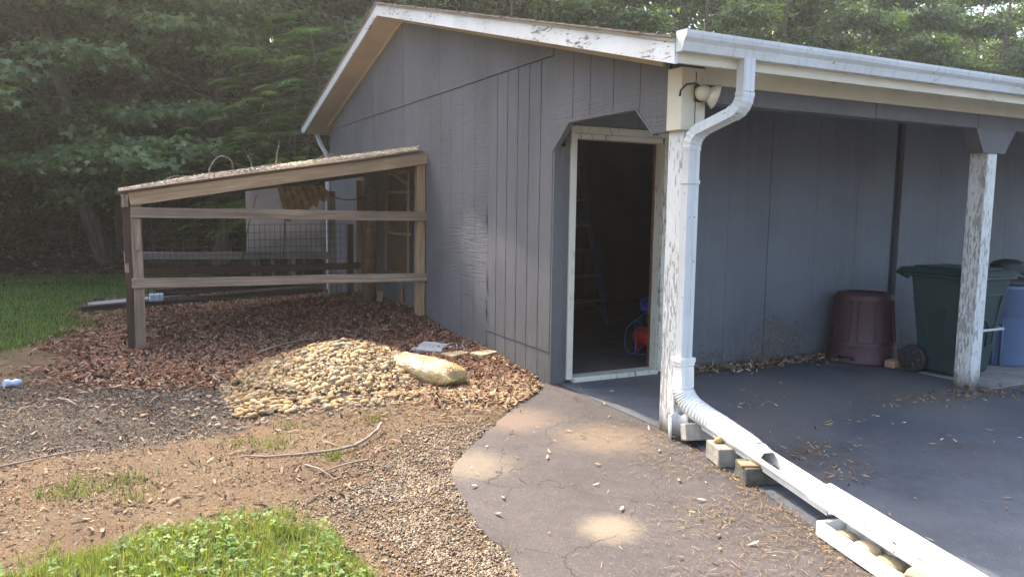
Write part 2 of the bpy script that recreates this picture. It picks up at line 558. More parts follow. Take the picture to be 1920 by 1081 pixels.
def zmask(s): return ramp(nt, math_(nt, 'ADD', s, nz), [(.38, 0), (.62, 1)])
c = mix(nt, zmask(sp.outputs[2]), tan, dark)
c = mix(nt, zmask(sp.outputs[1]), c, mul)
c = mix(nt, zmask(sp.outputs[0]), c, gra)
sh = ramp(nt, fine, [(.28, .55), (.72, 1.35)])
c = mix(nt, 1.0, c, sh, 'MULTIPLY')
setc(nt, b.inputs['Base Color'], c); b.inputs['Roughness'].default_value = .95; b.inputs['Specular IOR Level'].default_value = .15
bump(nt, b, math_(nt, 'ADD', fn, fine), 1.0, .02)
M['ground'] = mt

def m_asphalt(name, c0, c1, cracks, stains=(), rough=.85, fleck=.5):
    mt, nt, b, _ = new_mat(name)
    v = wpos(nt)
    f = noise(nt, v, 130, 3, .7); big = noise(nt, v, 1.4, 5, .6); med = noise(nt, v, 9, 5, .65)
    c = mix(nt, ramp(nt, big, [(.32, 0), (.7, 1)]), c0, c1)
    c = mix(nt, math_(nt, 'MULTIPLY', ramp(nt, med, [(.45, 0), (.75, 1)]), .3), c, tuple(x*1.5 for x in c1))
    c = mix(nt, 1.0, c, ramp(nt, f, [(.3, .62), (.72, 1.4)]), 'MULTIPLY')
    fl = N(nt, 'ShaderNodeTexVoronoi'); fl.inputs['Scale'].default_value = 42; L(nt, v, fl.inputs['Vector'])
    c = mix(nt, math_(nt, 'MULTIPLY', ramp(nt, fl.outputs['Distance'], [(.07, 1), (.13, 0)]), fleck), c, (.34, .30, .24))
    for (sx, sy, sr, col, amt) in stains:
        dn = N(nt, 'ShaderNodeVectorMath', operation='DISTANCE'); L(nt, v, dn.inputs[0]); dn.inputs[1].default_value = (sx, sy, 0)
        dd = math_(nt, 'ADD', dn.outputs['Value'], math_(nt, 'MULTIPLY', math_(nt, 'SUBTRACT', noise(nt, v, 9, 5, .7), .5), sr*1.1))
        c = mix(nt, math_(nt, 'MULTIPLY', ramp(nt, math_(nt, 'DIVIDE', dd, sr), [(.35, 1), (1.0, 0)]), amt), c, mix(nt, f, tuple(x*.6 for x in col), col))
    h = math_(nt, 'ADD', f, math_(nt, 'MULTIPLY', med, .6))
    if cracks:
        wv = N(nt, 'ShaderNodeVectorMath', operation='ADD')
        nc = N(nt, 'ShaderNodeTexNoise'); nc.inputs['Scale'].default_value = 4; nc.inputs['Detail'].default_value = 6; L(nt, v, nc.inputs['Vector'])
        scn = N(nt, 'ShaderNodeVectorMath', operation='SCALE'); L(nt, nc.outputs['Color'], scn.inputs[0]); scn.inputs['Scale'].default_value = .32
        L(nt, v, wv.inputs[0]); L(nt, scn.outputs[0], wv.inputs[1])
        vo = N(nt, 'ShaderNodeTexVoronoi', feature='DISTANCE_TO_EDGE'); vo.inputs['Scale'].default_value = 1.9; L(nt, wv.outputs[0], vo.inputs['Vector'])
        wid = math_(nt, 'MULTIPLY', noise(nt, v, 1.7, 3), .034)
        wid = math_(nt, 'SUBTRACT', wid, .0125)
        cr = math_(nt, 'LESS_THAN', vo.outputs['Distance'], wid)
        c = mix(nt, math_(nt, 'MULTIPLY', cr, cracks), c, (.018, .015, .013))
        h = math_(nt, 'SUBTRACT', h, math_(nt, 'MULTIPLY', cr, 2.0))
    setc(nt, b.inputs['Base Color'], c); b.inputs['Roughness'].default_value = rough
    b.inputs['Specular IOR Level'].default_value = .35
    bump(nt, b, h, .6, .006)
    return mt
SAND = (.42, .33, .22)
M['asphalt_old'] = m_asphalt('old_brown_asphalt', (.044, .037, .0358), (.073, .060, .057), .75,
    [(-1.17, -1.03, .19, SAND, .42), (-1.40, .02, .32, SAND, .3), (-.75, .75, .38, (.22, .15, .11), .7), (-.42, .12, .4, (.27, .19, .12), .5)])
M['asphalt_new'] = m_asphalt('sealed_asphalt', (.050, .057, .069), (.092, .101, .115), .2, [(1.6, .55, .9, (.17, .16, .145), .8), (2.6, .3, .7, (.16, .145, .13), .75), (.9, 1.2, .5, (.13, .115, .10), .6), (2.3, -.25, .6, (.17, .155, .135), .5), (.8, -.1, .5, (.16, .145, .13), .5), (1.3, -1.1, .5, (.12, .12, .12), .4)], .58, .5)

# ------------------------------------------------------------------ ground
ASPH_EDGE = [(-.03, 1.62), (-.30, 1.30), (-.67, .98), (-1.00, .62), (-1.29, .31), (-1.48, .08), (-1.56, -.06), (-1.62, -.30), (-1.67, -.58),
             (-1.72, -.82), (-1.71, -1.07), (-1.76, -1.3), (-1.80, -1.8), (-1.84, -2.6), (-1.9, -4.2), (-1.9, -12)]
def edge_x(y):
    ys = np.array([p[1] for p in ASPH_EDGE])[::-1]; xs = np.array([p[0] for p in ASPH_EDGE])[::-1]
    return np.interp(y, ys, xs)
LAWN_FRONT = [(-9, -.30), (-4.2, -.27), (-3.59, -.24), (-3.21, -.20), (-2.89, -.12), (-2.59, -.19), (-2.40, -.36), (-2.31, -.62), (-2.29, -.9), (-2.30, -1.3), (-2.2, -2.2), (-2.2, -9), (-9, -9)]
PILE = (-1.47, 2.64)
def pile_h(x, y):
    dx, dy = np.asarray(x)-PILE[0], np.asarray(y)-PILE[1]
    a = math.radians(-12)
    u = dx*math.cos(a)+dy*math.sin(a); w = -dx*math.sin(a)+dy*math.cos(a)
    r = np.sqrt((u/.88)**2+(w/.80)**2)
    return .375*np.clip(1-r, 0, 1)**1.0*(1-.25*np.clip(1-r, 0, 1))
def ground_z(x, y):
    x = np.asarray(x, float); y = np.asarray(y, float)
    z = (fbm(x, y, 1.3)-.5)*.07 + (fbm(x, y, .35)-.5)*.025
    z = z - .03*sstep(-1.8, -3.2, x)*sstep(-1, 3, y)*sstep(9, 5, y)
    # leaf mulch heaped against the wall under the shelter
    z = z + .17*sstep(-2.1, -.2, x)*sstep(3.6, 5.2, y)*sstep(8.2, 6.6, y) + .07*sstep(-.9, 0, x)*sstep(1.9, 2.9, y)*sstep(6, 3.5, y)
    # dug over dark soil
    z = z + .07*np.exp(-(((x+3.5)/.8)**2+((y-2.1)/.5)**2)) - .05*np.exp(-(((x+3.1)/.7)**2+((y-1.45)/.22)**2))
    # bank where the wood begins, then rising floor
    yb = 13.6 + (fbm(x, y*0, 3)-.5)*1.6
    z = z + .28*sstep(0, .9, y-yb)*(1+.5*(fbm(x, y, .9)-.5)) + .045*np.clip(y-yb-1, 0, 40)
    # run down flush to the tarmac
    d = edge_x(np.clip(y, -12, 1.62)) - x
    inas = (y < 1.7)
    z = np.where(inas, np.where(d > 0, z*sstep(0, .5, d)+.006*sstep(0, .06, d), -.03), z)
    z = np.where((x > -.1) & (y < 1.75), -.04, z)
    z = np.where((x > .06) & (y >= 1.5) & (y < 8.9) & (x < 9.4), -.04, z)
    return z
def spaced(lo, hi, step, far):
    a = [lo, lo-.5, lo-1.5, lo-4, lo-10, lo-25, lo-60, -far][::-1]
    c = [hi+.5, hi+1.5, hi+4, hi+10, hi+25, hi+60, far]
    return np.array(a[:-1]+list(np.arange(lo, hi+step/2, step))+c)
gx = spaced(-6.5, 2.0, .045, 400); gy = spaced(-4.5, 17.5, .06, 400)
GX, GY = np.meshgrid(gx, gy)
GZ = ground_z(GX, GY)
GZ = np.minimum(GZ, 1.2)
def grass_mask(x, y):
    nb = (fbm(x, y, .5)-.5)*.5
    back = sstep(5.3, 6.4, y + (x+4.0)*(-1.1) + nb*2.0 - np.clip(x+3.4, 0, 9)*1.9 + .5)*sstep(13.4, 12.7, y+(fbm(x, x*0, 2)-.5)*1.2)
    fr = inpoly(x+nb*.22, y+nb*.22+.15, LAWN_FRONT).astype(float)
    return np.clip(back*(y > 4) + fr, 0, 1)
def mulch_mask(x, y):
    nb = (fbm(x, y, .6)-.5)*.9
    m1 = sstep(-3.9, -3.1, x+nb)*sstep(2.5, 3.4, y+nb)*sstep(9.6, 8.6, y)*(x < .1)
    m2 = sstep(-1.35, -.7, x+nb*.6)*sstep(1.75, 2.15, y+nb*.5)*(x < .1)*(y < 4)
    m3 = sstep(13.2, 14.0, y)
    return np.clip(m1+m2+m3, 0, 1)
def soil_mask(x, y):
    nb = (fbm(x, y, .5)-.5)*.7
    return sstep(-2.05, -2.6, x+nb*.8-.12*(y-2))*sstep(1.0, 1.35, y+nb*.5)*sstep(4.0, 3.0, y+nb)
cols = np.stack([grass_mask(GX, GY).ravel(), mulch_mask(GX, GY).ravel(), soil_mask(GX, GY).ravel()], 1)
nxn, nyn = len(gx), len(gy)
idx = np.arange(nxn*nyn).reshape(nyn, nxn)
F = np.stack([idx[:-1, :-1].ravel(), idx[:-1, 1:].ravel(), idx[1:, 1:].ravel(), idx[1:, :-1].ravel()], 1)
ground = np_mesh('ground', np.stack([GX.ravel(), GY.ravel(), GZ.ravel()], 1), F, M['ground'], cols=cols, smooth=True)
tag(ground, kind='structure')

# old asphalt apron with a ragged, slightly thick edge
def ragged(pts, amp, sub):
    out = []
    for i in range(len(pts)-1):
        a, b_ = Vector((*pts[i], 0)), Vector((*pts[i+1], 0))
        k = max(1, int((b_-a).length/sub))
        for j in range(k):
            p = a.lerp(b_, j/k); out.append((p.x+rnd.uniform(-amp, amp), p.y+rnd.uniform(-amp, amp)))
    out.append(pts[-1])
    return out
edge = ragged(ASPH_EDGE[:-2], .014, .05)
mb = MB()
SEAM = [(.05, 1.56), (.06, .0), (-.10, -.60), (-.26, -1.25), (-.50, -1.95), (-.8, -2.8), (-1.1, -4.2)]
poly = edge + SEAM[::-1]
n = len(poly)
mb.add([(x, y, .004) for x, y in poly], [tuple(range(n))])
ne = len(edge)
mb.add([(x, y, .004) for x, y in edge]+[(x-.012, y-.004, -.03) for x, y in edge], [(i, i+1, ne+i+1, ne+i) for i in range(ne-1)])
o = mb.build('old_asphalt', M['asphalt_old']); tag(o, kind='structure')
mb = MB()
sl = [(.05, 1.56)] + [(x-.02, y) for x, y in ragged(SEAM[1:], .02, .12)]
poly = sl + [(-1.1, -60), (60, -60), (60, 1.56)]
mb.add([(x, y, .008) for x, y in poly], [tuple(range(len(poly)))])
o = mb.build('driveway', M['asphalt_new']); tag(o, kind='structure')
mb = MB(); mb.box(3.28, 9.2, -.06, 1.55, -.03, .016)
o = mb.build('concrete_slab', M['concrete'], bevel=.006); tag(o, kind='structure')

# ------------------------------------------------------------------ the garage
D, WY1, WX1 = 1.5704, 8.93, 9.2
RIDGE_Y, RIDGE_Z, SLP = 5.2, 3.65, .253
def zs(y): return RIDGE_Z - SLP*abs(y-RIDGE_Y)
TRIM = 2.634
house = thing('garage', 'long grey board-sided garage with an open porch, white fascia and a dark doorway', 'garage', (0, 0, 0))

def siding(name, plane, u0, u1, z0, top, groove, mat, out, thick=.016, gw=.009, gd=.008, off=0.0, phase=0.0):
    """sheet of grooved plywood. plane 'x': lies in X=out-side facing -X, u is Y. plane 'y': faces -Y, u is X."""
    mb = MB()
    ed = [u0]
    g = u0 + groove + phase
    while g < u1-.04:
        ed += [g-gw/2, g+gw/2]; g += groove
    ed.append(u1)
    # include roofline break
    vs = []
    def P(u, w, z): return (w, u, z) if plane == 'x' else (u, w, z)
    pts = []
    for i in range(0, len(ed), 2):
        pts.append((ed[i], ed[i+1], out))
        if i+2 < len(ed): pts.append((ed[i+1], ed[i+2], out+gd))
    brk = RIDGE_Y if plane == 'x' else None
    segs = []
    for a, b_, w in pts:
        if brk and a < brk < b_: segs += [(a, brk, w), (brk, b_, w)]
        else: segs.append((a, b_, w))
    prevw = None
    for a, b_, w in segs:
        mb.add([P(a, w, z0), P(b_, w, z0), P(b_, w, top(b_)), P(a, w, top(a))], [(3, 2, 1, 0) if plane == 'x' else (0, 1, 2, 3)])
        if prevw is not None and prevw != w:
            mb.add([P(a, prevw, z0), P(a, w, z0), P(a, w, top(a)), P(a, prevw, top(a))], [(0, 1, 2, 3)])
        mb.add([P(a, w, z0), P(b_, w, z0), P(b_, out+thick, z0), P(a, out+thick, z0)], [(0, 1, 2, 3)])
        mb.add([P(a, w, top(a)), P(b_, w, top(b_)), P(b_, out+thick, top(b_)), P(a, out+thick, top(a))], [(3, 2, 1, 0)])
        prevw = w
    mb.add([P(u0, out, z0), P(u0, out+thick, z0), P(u0, out+thick, top(u0)), P(u0, out, top(u0))], [(0, 1, 2, 3)])
    mb.add([P(u1, out, z0), P(u1, out+thick, z0), P(u1, out+thick, top(u1)), P(u1, out, top(u1))], [(0, 1, 2, 3)])
    mb.add([P(u0, out+thick, z0), P(u1, out+thick, z0), P(u1, out+thick, top(u1)), P(u0, out+thick, top(u0))], [(0, 1, 2, 3)])
    return mb.build(name, mat, house)

# gable wall: six lower sheets, six upper sheets
W4 = 1.219
for k in range(6):
    a = D + W4*k + .005; b_ = min(D + W4*(k+1) - .007, WY1)
    out = -.016 - rnd.uniform(0, .004)
    if k == 0:
        mt = M['siding_v']; out = -.024
        # the nearest sheet is patched along the bottom with a low skirt
        siding('siding_panel', 'x', a, b_, .268, lambda y: TRIM-.005, .2032, mt, out, gw=.012, gd=.010)
        siding('siding_panel', 'x', a, b_, -.08, lambda y: .262, .2032, mt, out+.004, gw=.012, gd=.010)
    else:
        siding('siding_panel', 'x', a, b_, -.14, lambda y: TRIM-.004, .3048 if k == 1 else .3048, M['siding'], out, gw=.006, gd=.005, phase=-.0)
    siding('siding_panel', 'x', a, b_, TRIM, lambda y: zs(y)-.004, .3048, M['siding'], out-.012, gw=.003, gd=.002)
# broken lip of the second sheet's edge
for (z, w) in ((.35, .02), (.62, .03), (1.22, .018)):
    mb = MB()
    mb.add([(-.027, 2.80, z), (-.036, 2.80-w, z+.08), (-.03, 2.803, z+.26), (-.02, 2.81, z+.1)], [(0, 1, 2, 3)])
    mb.build('splintered_edge', M['siding'], house)
# gable end over the porch with the chamfered opening
mb = MB()
pl = [(D-.003, 1.90), (1.31, 2.10), (.46, 2.105), (.262, 1.925), (.12, 1.93), (.12, zs(.12)-.004), (D-.003, zs(D)-.004)]
js = [.42, .73, 1.03, 1.27]
mb.prism(pl, 'x', -.03, .0)
o = mb.build('porch_gable_panel', M['siding'], house)
for j in js:
    zb = 1.93+(.02 if j < .46 else 0)
    lo = 2.105 if .46 <= j <= 1.31 else (1.925 + (j-.262)*.9)
    mb = MB(); mb.box(-.0325, -.0302, j-.002, j+.002, lo+.012, zs(j)-.02); mb.build('panel_joint', M['dark'], house)
for y0, z0, y1, z1 in ((D-.01, 1.905, 1.312, 2.108), (1.31, 2.108, .46, 2.113), (.46, 2.113, .262, 1.933)):
    plank('opening_edge_strip', (-.012, y0, z0-.012), (-.012, y1, z1-.012), .05, .016, M['siding'], house, up=(0, -(z1-z0), y1-y0) if y1 > y0 else (0, (z1-z0), -(y1-y0)))
# back and far walls
mb = MB(); mb.box(-.012, WX1, WY1, WY1+.02, -.15, zs(WY1)-.004); mb.build('rear_wall', M['siding'], house)
mb = MB(); mb.prism([(D, -.1), (WY1, -.1), (WY1, zs(WY1)), (RIDGE_Y, RIDGE_Z-.01), (D, zs(D))], 'x', WX1-.02, WX1); mb.build('end_wall', M['siding'], house)
# inside faces and studs of the gable wall
for k in range(1, 12):
    y = D + .61*k
    plank('wall_stud', (.045, y, .03), (.045, y, zs(y)-.02), .04, .085, M['w_brown'], house, up=(1, 0, 0), bevel=0)
mb = MB(); mb.box(.02, WX1-.03, D+.02, WY1-.01, -.03, .03); mb.build('floor_slab', M['slab'], house)
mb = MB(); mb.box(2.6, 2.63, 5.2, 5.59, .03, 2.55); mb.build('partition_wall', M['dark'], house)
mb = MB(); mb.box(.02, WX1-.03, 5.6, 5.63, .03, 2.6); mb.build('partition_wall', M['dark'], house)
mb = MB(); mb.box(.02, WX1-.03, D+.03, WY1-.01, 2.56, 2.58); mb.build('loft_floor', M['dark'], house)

# porch back wall sheets round the door
ZT = 2.66
def flat(z): return lambda u: z
siding('siding_panel', 'y', .17, 1.14, 2.10, flat(ZT), .61, M['siding_porch'], D-.016)
siding('siding_panel', 'y', 1.20, 2.305, .05, flat(ZT), .61, M['siding_porch'], D-.016, gw=.004, gd=.004)
siding('siding_panel', 'y', 2.311, 3.49, .05, flat(ZT), .61, M['siding_porch'], D-.018, gw=.003, gd=.003)
siding('siding_panel', 'y', 3.496, 4.03, .05, flat(ZT), .61, M['siding_porch'], D-.016, gw=.003, gd=.003)
for a, b_ in ((4.10, 5.31), (5.316, 6.53), (6.536, 7.75), (7.756, 9.18)):
    siding('siding_panel', 'y', a, b_, .05, flat(ZT), .61, M['siding_porch'], D-.055, gw=.003, gd=.003, thick=.05)
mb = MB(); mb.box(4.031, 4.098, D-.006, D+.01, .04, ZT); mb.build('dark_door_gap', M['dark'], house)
mb = MB(); mb.box(1.2, 4.03, D-.010, D+.006, .0, .047); mb.box(4.1, 9.15, D-.045, D+.006, .0, .047); mb.build('bottom_sill', M['siding_porch'], house)
# grey corner board and filler beside the door
mb = MB(); mb.box(-.022, .085, D-.022, D-.001, -.02, 1.93); mb.build('corner_board', M['siding_v'], house, bevel=.002)
mb = MB(); mb.box(.088, .128, D-.012, D+.006, -.01, 2.08); mb.build('filler_strip', M['siding_v'], house, bevel=.002)
# door frame
mb = MB(); mb.box(.13, .185, D-.032, D+.09, .03, 2.04); mb.build('door_jamb', M['casing'], house, bevel=.003)
mb = MB(); mb.box(1.06, 1.20, D-.032, D-.012, .02, 2.04); mb.build('door_casing', M['casing'], house, bevel=.003)
mb = MB(); mb.box(1.055, 1.10, D-.010, D+.11, .03, 2.0); mb.build('door_jamb', M['casing'], house, bevel=.003)
mb = MB(); mb.box(1.046, 1.054, D+.085, D+.112, .03, 2.0); mb.build('door_stop', M['w_red'], house)
mb = MB(); mb.box(.13, 1.20, D-.032, D-.012, 2.042, 2.10); mb.build('head_casing', M['casing'], house, bevel=.003)
mb = MB(); mb.box(.186, 1.054, D-.011, D+.10, 2.0, 2.041); mb.build('head_jamb', M['casing'], house, bevel=.003)
mb = MB(); mb.box(.186, 1.054, D-.05, D+.10, -.0, .045); mb.build('door_sill', M['casing'], house, bevel=.006)

# roof: deck, shingles, drip edge, rake fascia boards, soffit
RX0, RX1, EY0, EY1 = -.355, WX1+.3, -.335, 9.36
TH = .130
def slope_slab(name, mat, ya, yb, x0, x1, lo, hi, nm=None):
    mb = MB(); mb.prism([(ya, zs(ya)+lo), (yb, zs(yb)+lo), (yb, zs(yb)+hi), (ya, zs(ya)+hi)], 'x', x0, x1)
    return mb.build(name, mat, house)
slope_slab('roof_deck', M['dark'], EY0+.04, RIDGE_Y, RX0+.025, RX1, .09, TH-.004)
slope_slab('roof_deck', M['dark'], EY1-.03, RIDGE_Y, RX0+.025, RX1, .09, TH-.004)
# shingle courses, each a step, with broken edge
for ya, yb in ((EY0, RIDGE_Y), (EY1, RIDGE_Y)):
    mb = MB(); nco = 39; st = (yb-ya)/nco
    for i in range(nco):
        p, q = ya+st*i, ya+st*(i+1)
        xo = RX0-.022-rnd.uniform(0, .022)
        mb.prism([(p, zs(p)+TH+.002), (q, zs(q)+TH+.002), (q, zs(q)+TH+.006), (p, zs(p)+TH+.016)], 'x', xo, RX1)
    o = mb.build('roof_shingles', M['shingle'], house); tag(o, kind='stuff')
for ya, yb in ((EY0, RIDGE_Y), (EY1, RIDGE_Y)):
    slope_slab('drip_edge', M['drip'], ya, yb, RX0-.012, RX0+.02, TH-.020, TH+.001)
fas = [(EY0, 1.61), (1.613, RIDGE_Y-.001), (EY1, RIDGE_Y+.001)]
for i, (ya, yb) in enumerate(fas):
    slope_slab('rake_fascia', M['fascia'], ya, yb, RX0, RX0+.022, -.006, TH-.021)
slope_slab('rake_soffit', M['soffit'], RIDGE_Y-.001, .0, RX0+.023, -.03, .002, .014)
slope_slab('rake_soffit', M['soffit'], RIDGE_Y+.001, EY1-.02, RX0+.023, -.03, .002, .014)
slope_slab('rake_frieze', M['soffit'], .16, RIDGE_Y-.01, -.052, -.032, -.045, .0)
slope_slab('rake_frieze', M['soffit'], RIDGE_Y+.01, WY1-.01, -.052, -.032, -.045, .0)
# front eave
slope_slab('eave_soffit', M['soffit_w'], EY0+.03, -.02, -.02, RX1-.05, .002, .012)
mb = MB(); mb.box(RX0+.023, RX1, EY0, EY0+.022, zs(EY0)+.002, zs(EY0)+.11); mb.build('eave_fascia', M['fascia_x'], house, bevel=.002)
mb = MB(); mb.box(.135, RX1-.2, -.022, -.002, 2.215, zs(0)-.002); mb.build('frieze_board', M['frieze'], house, bevel=.002)
mb = MB(); mb.box(.12, 9.1, .0, .11, 2.108, 2.335); mb.build('porch_beam', M['siding_v'], house, bevel=.004)
for x in (.55, 1.72, 2.9, 4.1):
    mb = MB(); mb.box(x-.003, x+.003, -.0015, .003, 2.112, 2.213); mb.build('panel_joint', M['dark'], house)
mb = MB(); mb.box(.12, 9.1, .12, D-.03, 2.40, 2.415); mb.build('porch_ceiling', M['siding_v'], house)
for x in (2.44,):
    mb = MB(); mb.box(x, x+.12, .7, .76, 2.3, 2.398); mb.build('ceiling_block', M['soffit'], house)
# rear eave
mb = MB(); mb.box(RX0+.023, RX1, EY1-.022, EY1, zs(EY1)+.002, zs(EY1)+.118); mb.build('eave_fascia', M['fascia_x'], house, bevel=.002)
slope_slab('eave_soffit', M['soffit'], EY1-.03, WY1+.02, -.02, RX1-.05, .002, .012)

# posts and gussets along the porch
POSTX = (0.0, 3.0485, 6.1)
for i, px in enumerate(POSTX):
    w = .125
    mb = MB(); mb.box(px, px+w, .0, .145, -.02, 2.106 if i else 1.935)
    # slight irregular edges
    o = mb.build('porch_post', M['post'], house, bevel=.006, bseg=2)
    if i:
        mb = MB()
        c = px+.06
        mb.prism([(c-.26, 2.107), (c-.145, 1.92), (c+.13, 1.92), (c+.26, 2.107)], 'y', -.018, -.002)
        mb.build('beam_gusset', M['siding_v'], house, bevel=.002)
        mb = MB()
        mb.prism([(c-.26, 2.107), (c-.145, 1.921), (c-.13, 1.921), (c-.24, 2.107)], 'y', -.001, .10)
        mb.build('gusset_side', M['siding_v'], house); mb = MB()
        mb.prism([(c+.26, 2.107), (c+.13, 1.921), (c+.115, 1.921), (c+.24, 2.107)], 'y', -.001, .10)
        mb.build('gusset_side', M['siding_v'], house)
mb = MB(); mb.box(-.046, .14, -.026, .115, 1.93, zs(.0)-.03); mb.build('corner_casing', M['corner'], house, bevel=.003)
mb = MB(); mb.box(.0575, .0615, -.029, -.0262, 1.94, 2.28); mb.build('casing_joint', M['dark'], house)

# gutter (K profile) with end cap, downspout with two elbows
GB = 2.308
GH = .105
_gp = [(-.338, 1.02), (-.338, 0), (-.392, 0), (-.399, .25), (-.405, .43), (-.424, .64), (-.430, .84), (-.430, 1.0), (-.418, 1.0), (-.418, .92), (-.423, .82), (-.417, .67), (-.397, .45), (-.390, .07), (-.344, .07), (-.344, 1.02)]
prof = [(y, GB+z*GH) for y, z in _gp]
mb = MB(); mb.prism(prof, 'x', -.345, RX1)
g = mb.build('gutter', M['white'], house)
cap = [(y-(.003 if k else 0), GB+z*GH+(-.003 if z == 0 else .003)) for k, (y, z) in enumerate(_gp[:8])]
mb = MB(); mb.prism(cap, 'x', -.352, -.3455); mb.build('end_cap', M['white'], g)
# rear gutter and small downspout of the back corner
mb = MB(); mb.box(-.36, RX1, EY1+.002, EY1+.11, zs(EY1)+.01, zs(EY1)+.115); mb.build('rear_gutter', M['white'], house, bevel=.01)
mb = MB(); mb.tube([(-.12, EY1+.03, 2.60), (-.11, 9.15, 2.42), (-.05, 8.99, 2.25), (-.045, 8.985, 1.9), (-.045, 8.985, .0)], 1.0, rect=(.06, .05)); mb.build('rear_downspout', M['white'], house, bevel=.006)

# main downspout: ribbed rectangular tube swept along the path
def rect_sweep(path, w, d, mb, rib=0.0):
    """constant cross-section with width along X, swept in a vertical plane"""
    pts = [Vector(p) for p in path]; n = len(pts)
    base = len(mb.v)
    k = 12
    for i, p in enumerate(pts):
        t = (pts[min(i+1, n-1)]-pts[max(i-1, 0)]).normalized()
        # side axis: horizontal, square to the run of the elbow
        sx = Vector((.92, .39, 0)) if abs(t.z) > .98 else Vector((-t.y, t.x, 0)).normalized()
        sx = Vector((1, 0, 0)).lerp(Vector((.89, -.45, 0)), .0).normalized()
        sy = t.cross(sx).normalized(); sx = sy.cross(t)
        sc = 1 + (rib*(1 if i % 2 else -1) if 0 < i < n-1 else 0)
        ring = [(-1, -1), (-.35, -1), (-.3, -.9), (.3, -.9), (.35, -1), (1, -1), (1, 1), (.35, 1), (.3, .9), (-.3, .9), (-.35, 1), (-1, 1)]
        for a_, b2 in ring:
            mb.v.append(tuple(p + sx*a_*w/2*sc + sy*b2*d/2*sc))
    for i in range(n-1):
        for j in range(k):
            mb.f.append((base+i*k+j, base+i*k+(j+1) % k, base+(i+1)*k+(j+1) % k, base+(i+1)*k+j)); mb.mi.append(0); mb.sm.append(False)
    mb.f.append(tuple(base+j for j in range(k))[::-1]); mb.mi.append(0); mb.sm.append(False)
    mb.f.append(tuple(base+(n-1)*k+j for j in range(k))); mb.mi.append(0); mb.sm.append(False)
def arc(p0, p1, p2, n):
    p0, p1, p2 = map(Vector, (p0, p1, p2)); o = []
    for i in range(n+1):
        t = i/n; o.append(p0*(1-t)**2+p1*2*t*(1-t)+p2*t*t)
    return o
A0 = Vector((.14, -.365, 2.315)); A1 = Vector((.14, -.365, 2.125)); B0 = Vector((.14, -.365, 2.035))
C0 = Vector((.015, -.062, 1.90)); C1 = Vector((.015, -.062, 1.80))
d1 = (C0-B0).normalized()
up_pts = [A0, A1]; el1 = arc(A1, B0, B0+d1*.08, 10); el2 = arc(C0-d1*.08, C0, C1, 10)
mb = MB(); rect_sweep([A0, A1+Vector((0, 0, .002))], .085, .06, mb); ds = mb.build('downspout', M['white'], house)
mb = MB(); rect_sweep(el1, .089, .064, mb, .035); mb.build('elbow', M['white'], ds)
mb = MB(); rect_sweep([B0+d1*.078, C0-d1*.078], .085, .06, mb); mb.build('offset_pipe', M['white'], ds)
mb = MB(); rect_sweep(el2, .089, .064, mb, .035); mb.build('elbow', M['white'], ds)
mb = MB(); rect_sweep([C1+Vector((0, 0, .003)), Vector((.015, -.062, .50))], .085, .06, mb); mb.build('lower_pipe', M['white'], ds)
mb = MB(); mb.box(-.034, .064, -.098, -.026, 1.60, 1.625); mb.build('strap', M['white'], ds, bevel=.002)

# ------------------------------------------------------------------ floodlight on the corner casing
fl = thing('floodlight', 'old cream floodlight with a flared reflector bulb on the porch corner post', 'lamp', (.0, -.03, 2.14))
cream = m_plain('aged_cream_metal', (.55, .49, .36), .5, .2)
mb = MB(); mb.box(.045, .105, -.045, -.027, 2.10, 2.20); mb.build('base_plate', m_plain('rubber_gasket', (.03, .025, .02), .7), fl, bevel=.004)
mb = MB(); mb.tube([(.058, -.045, 2.150), (.066, -.062, 2.152), (.105, -.078, 2.147)], [.034, .046, .048], 16); mb.build('lamp_holder', cream, fl)
lens = m_plain('reflector_bulb', (.62, .58, .48), .15, .15, 6, 0)
mb = MB(); mb.tube([(.100, -.076, 2.148), (.125, -.088, 2.141), (.152, -.101, 2.131), (.158, -.104, 2.129)], [.032, .052, .078, .070], 18); mb.build('bulb', lens, fl)
mb = MB(); mb.tube([(-.048, -.01, 2.13), (-.06, -.03, 2.16), (-.04, -.06, 2.195), (.02, -.07, 2.205), (.07, -.055, 2.19), (.09, -.05, 2.17)], .006, 6); mb.build('supply_cable', m_plain('black_cable', (.02, .018, .017), .5), fl)

# ------------------------------------------------------------------ things inside the door
blue = m_plain('blue_fibreglass', (.018, .06, .19), .45, .2)
ld = thing('stepladder', 'blue stepladder standing open in the dark inside the doorway', 'ladder', (1.86, 4.0, .03))
def bar(name, p0, p1, w, h, mat, par, up=(0, 0, 1)): return plank(name, p0, p1, w, h, mat, par, up, bevel=.004)
for sx in (-1, 1):
    bar('front_rail', (1.87+sx*.27, 3.95, .03), (1.72+sx*.15, 4.25, 1.95), .03, .07, blue, ld, up=(0, 1, 0))
    bar('rear_rail', (1.87+sx*.27, 4.95, .03), (1.72+sx*.13, 4.33, 1.92), .025, .05, blue, ld, up=(0, 1, 0))
for k in range(5):
    t = (k+1)*.305/1.95
    cx = 1.87+(1.72-1.87)*t; hw = .27+(.15-.27)*t
    bar('step', (cx-hw, 3.95+.3*t, .03+1.92*t), (cx+hw, 3.95+.3*t, .03+1.92*t), .085, .03, m_plain('step_metal', (.05, .06, .085), .5) if k == 0 else bpy.data.materials['step_metal'], ld)
for sx in (-1, 1):
    bar('foot_brace', (1.86+sx*.26, 3.96, .12), (1.855+sx*.13, 4.0, .325), .012, .05, blue, ld, up=(0, 1, 0))
bar('top_cap', (1.54, 4.29, 1.97), (1.90, 4.29, 1.97), .14, .05, blue, ld)
red = m_plain('red_tank_paint', (.62, .04, .015), .35, .15)
cp = thing('air_compressor', 'red pancake air compressor with a blue hose just inside the door', 'compressor', (1.47, 2.32, .03))
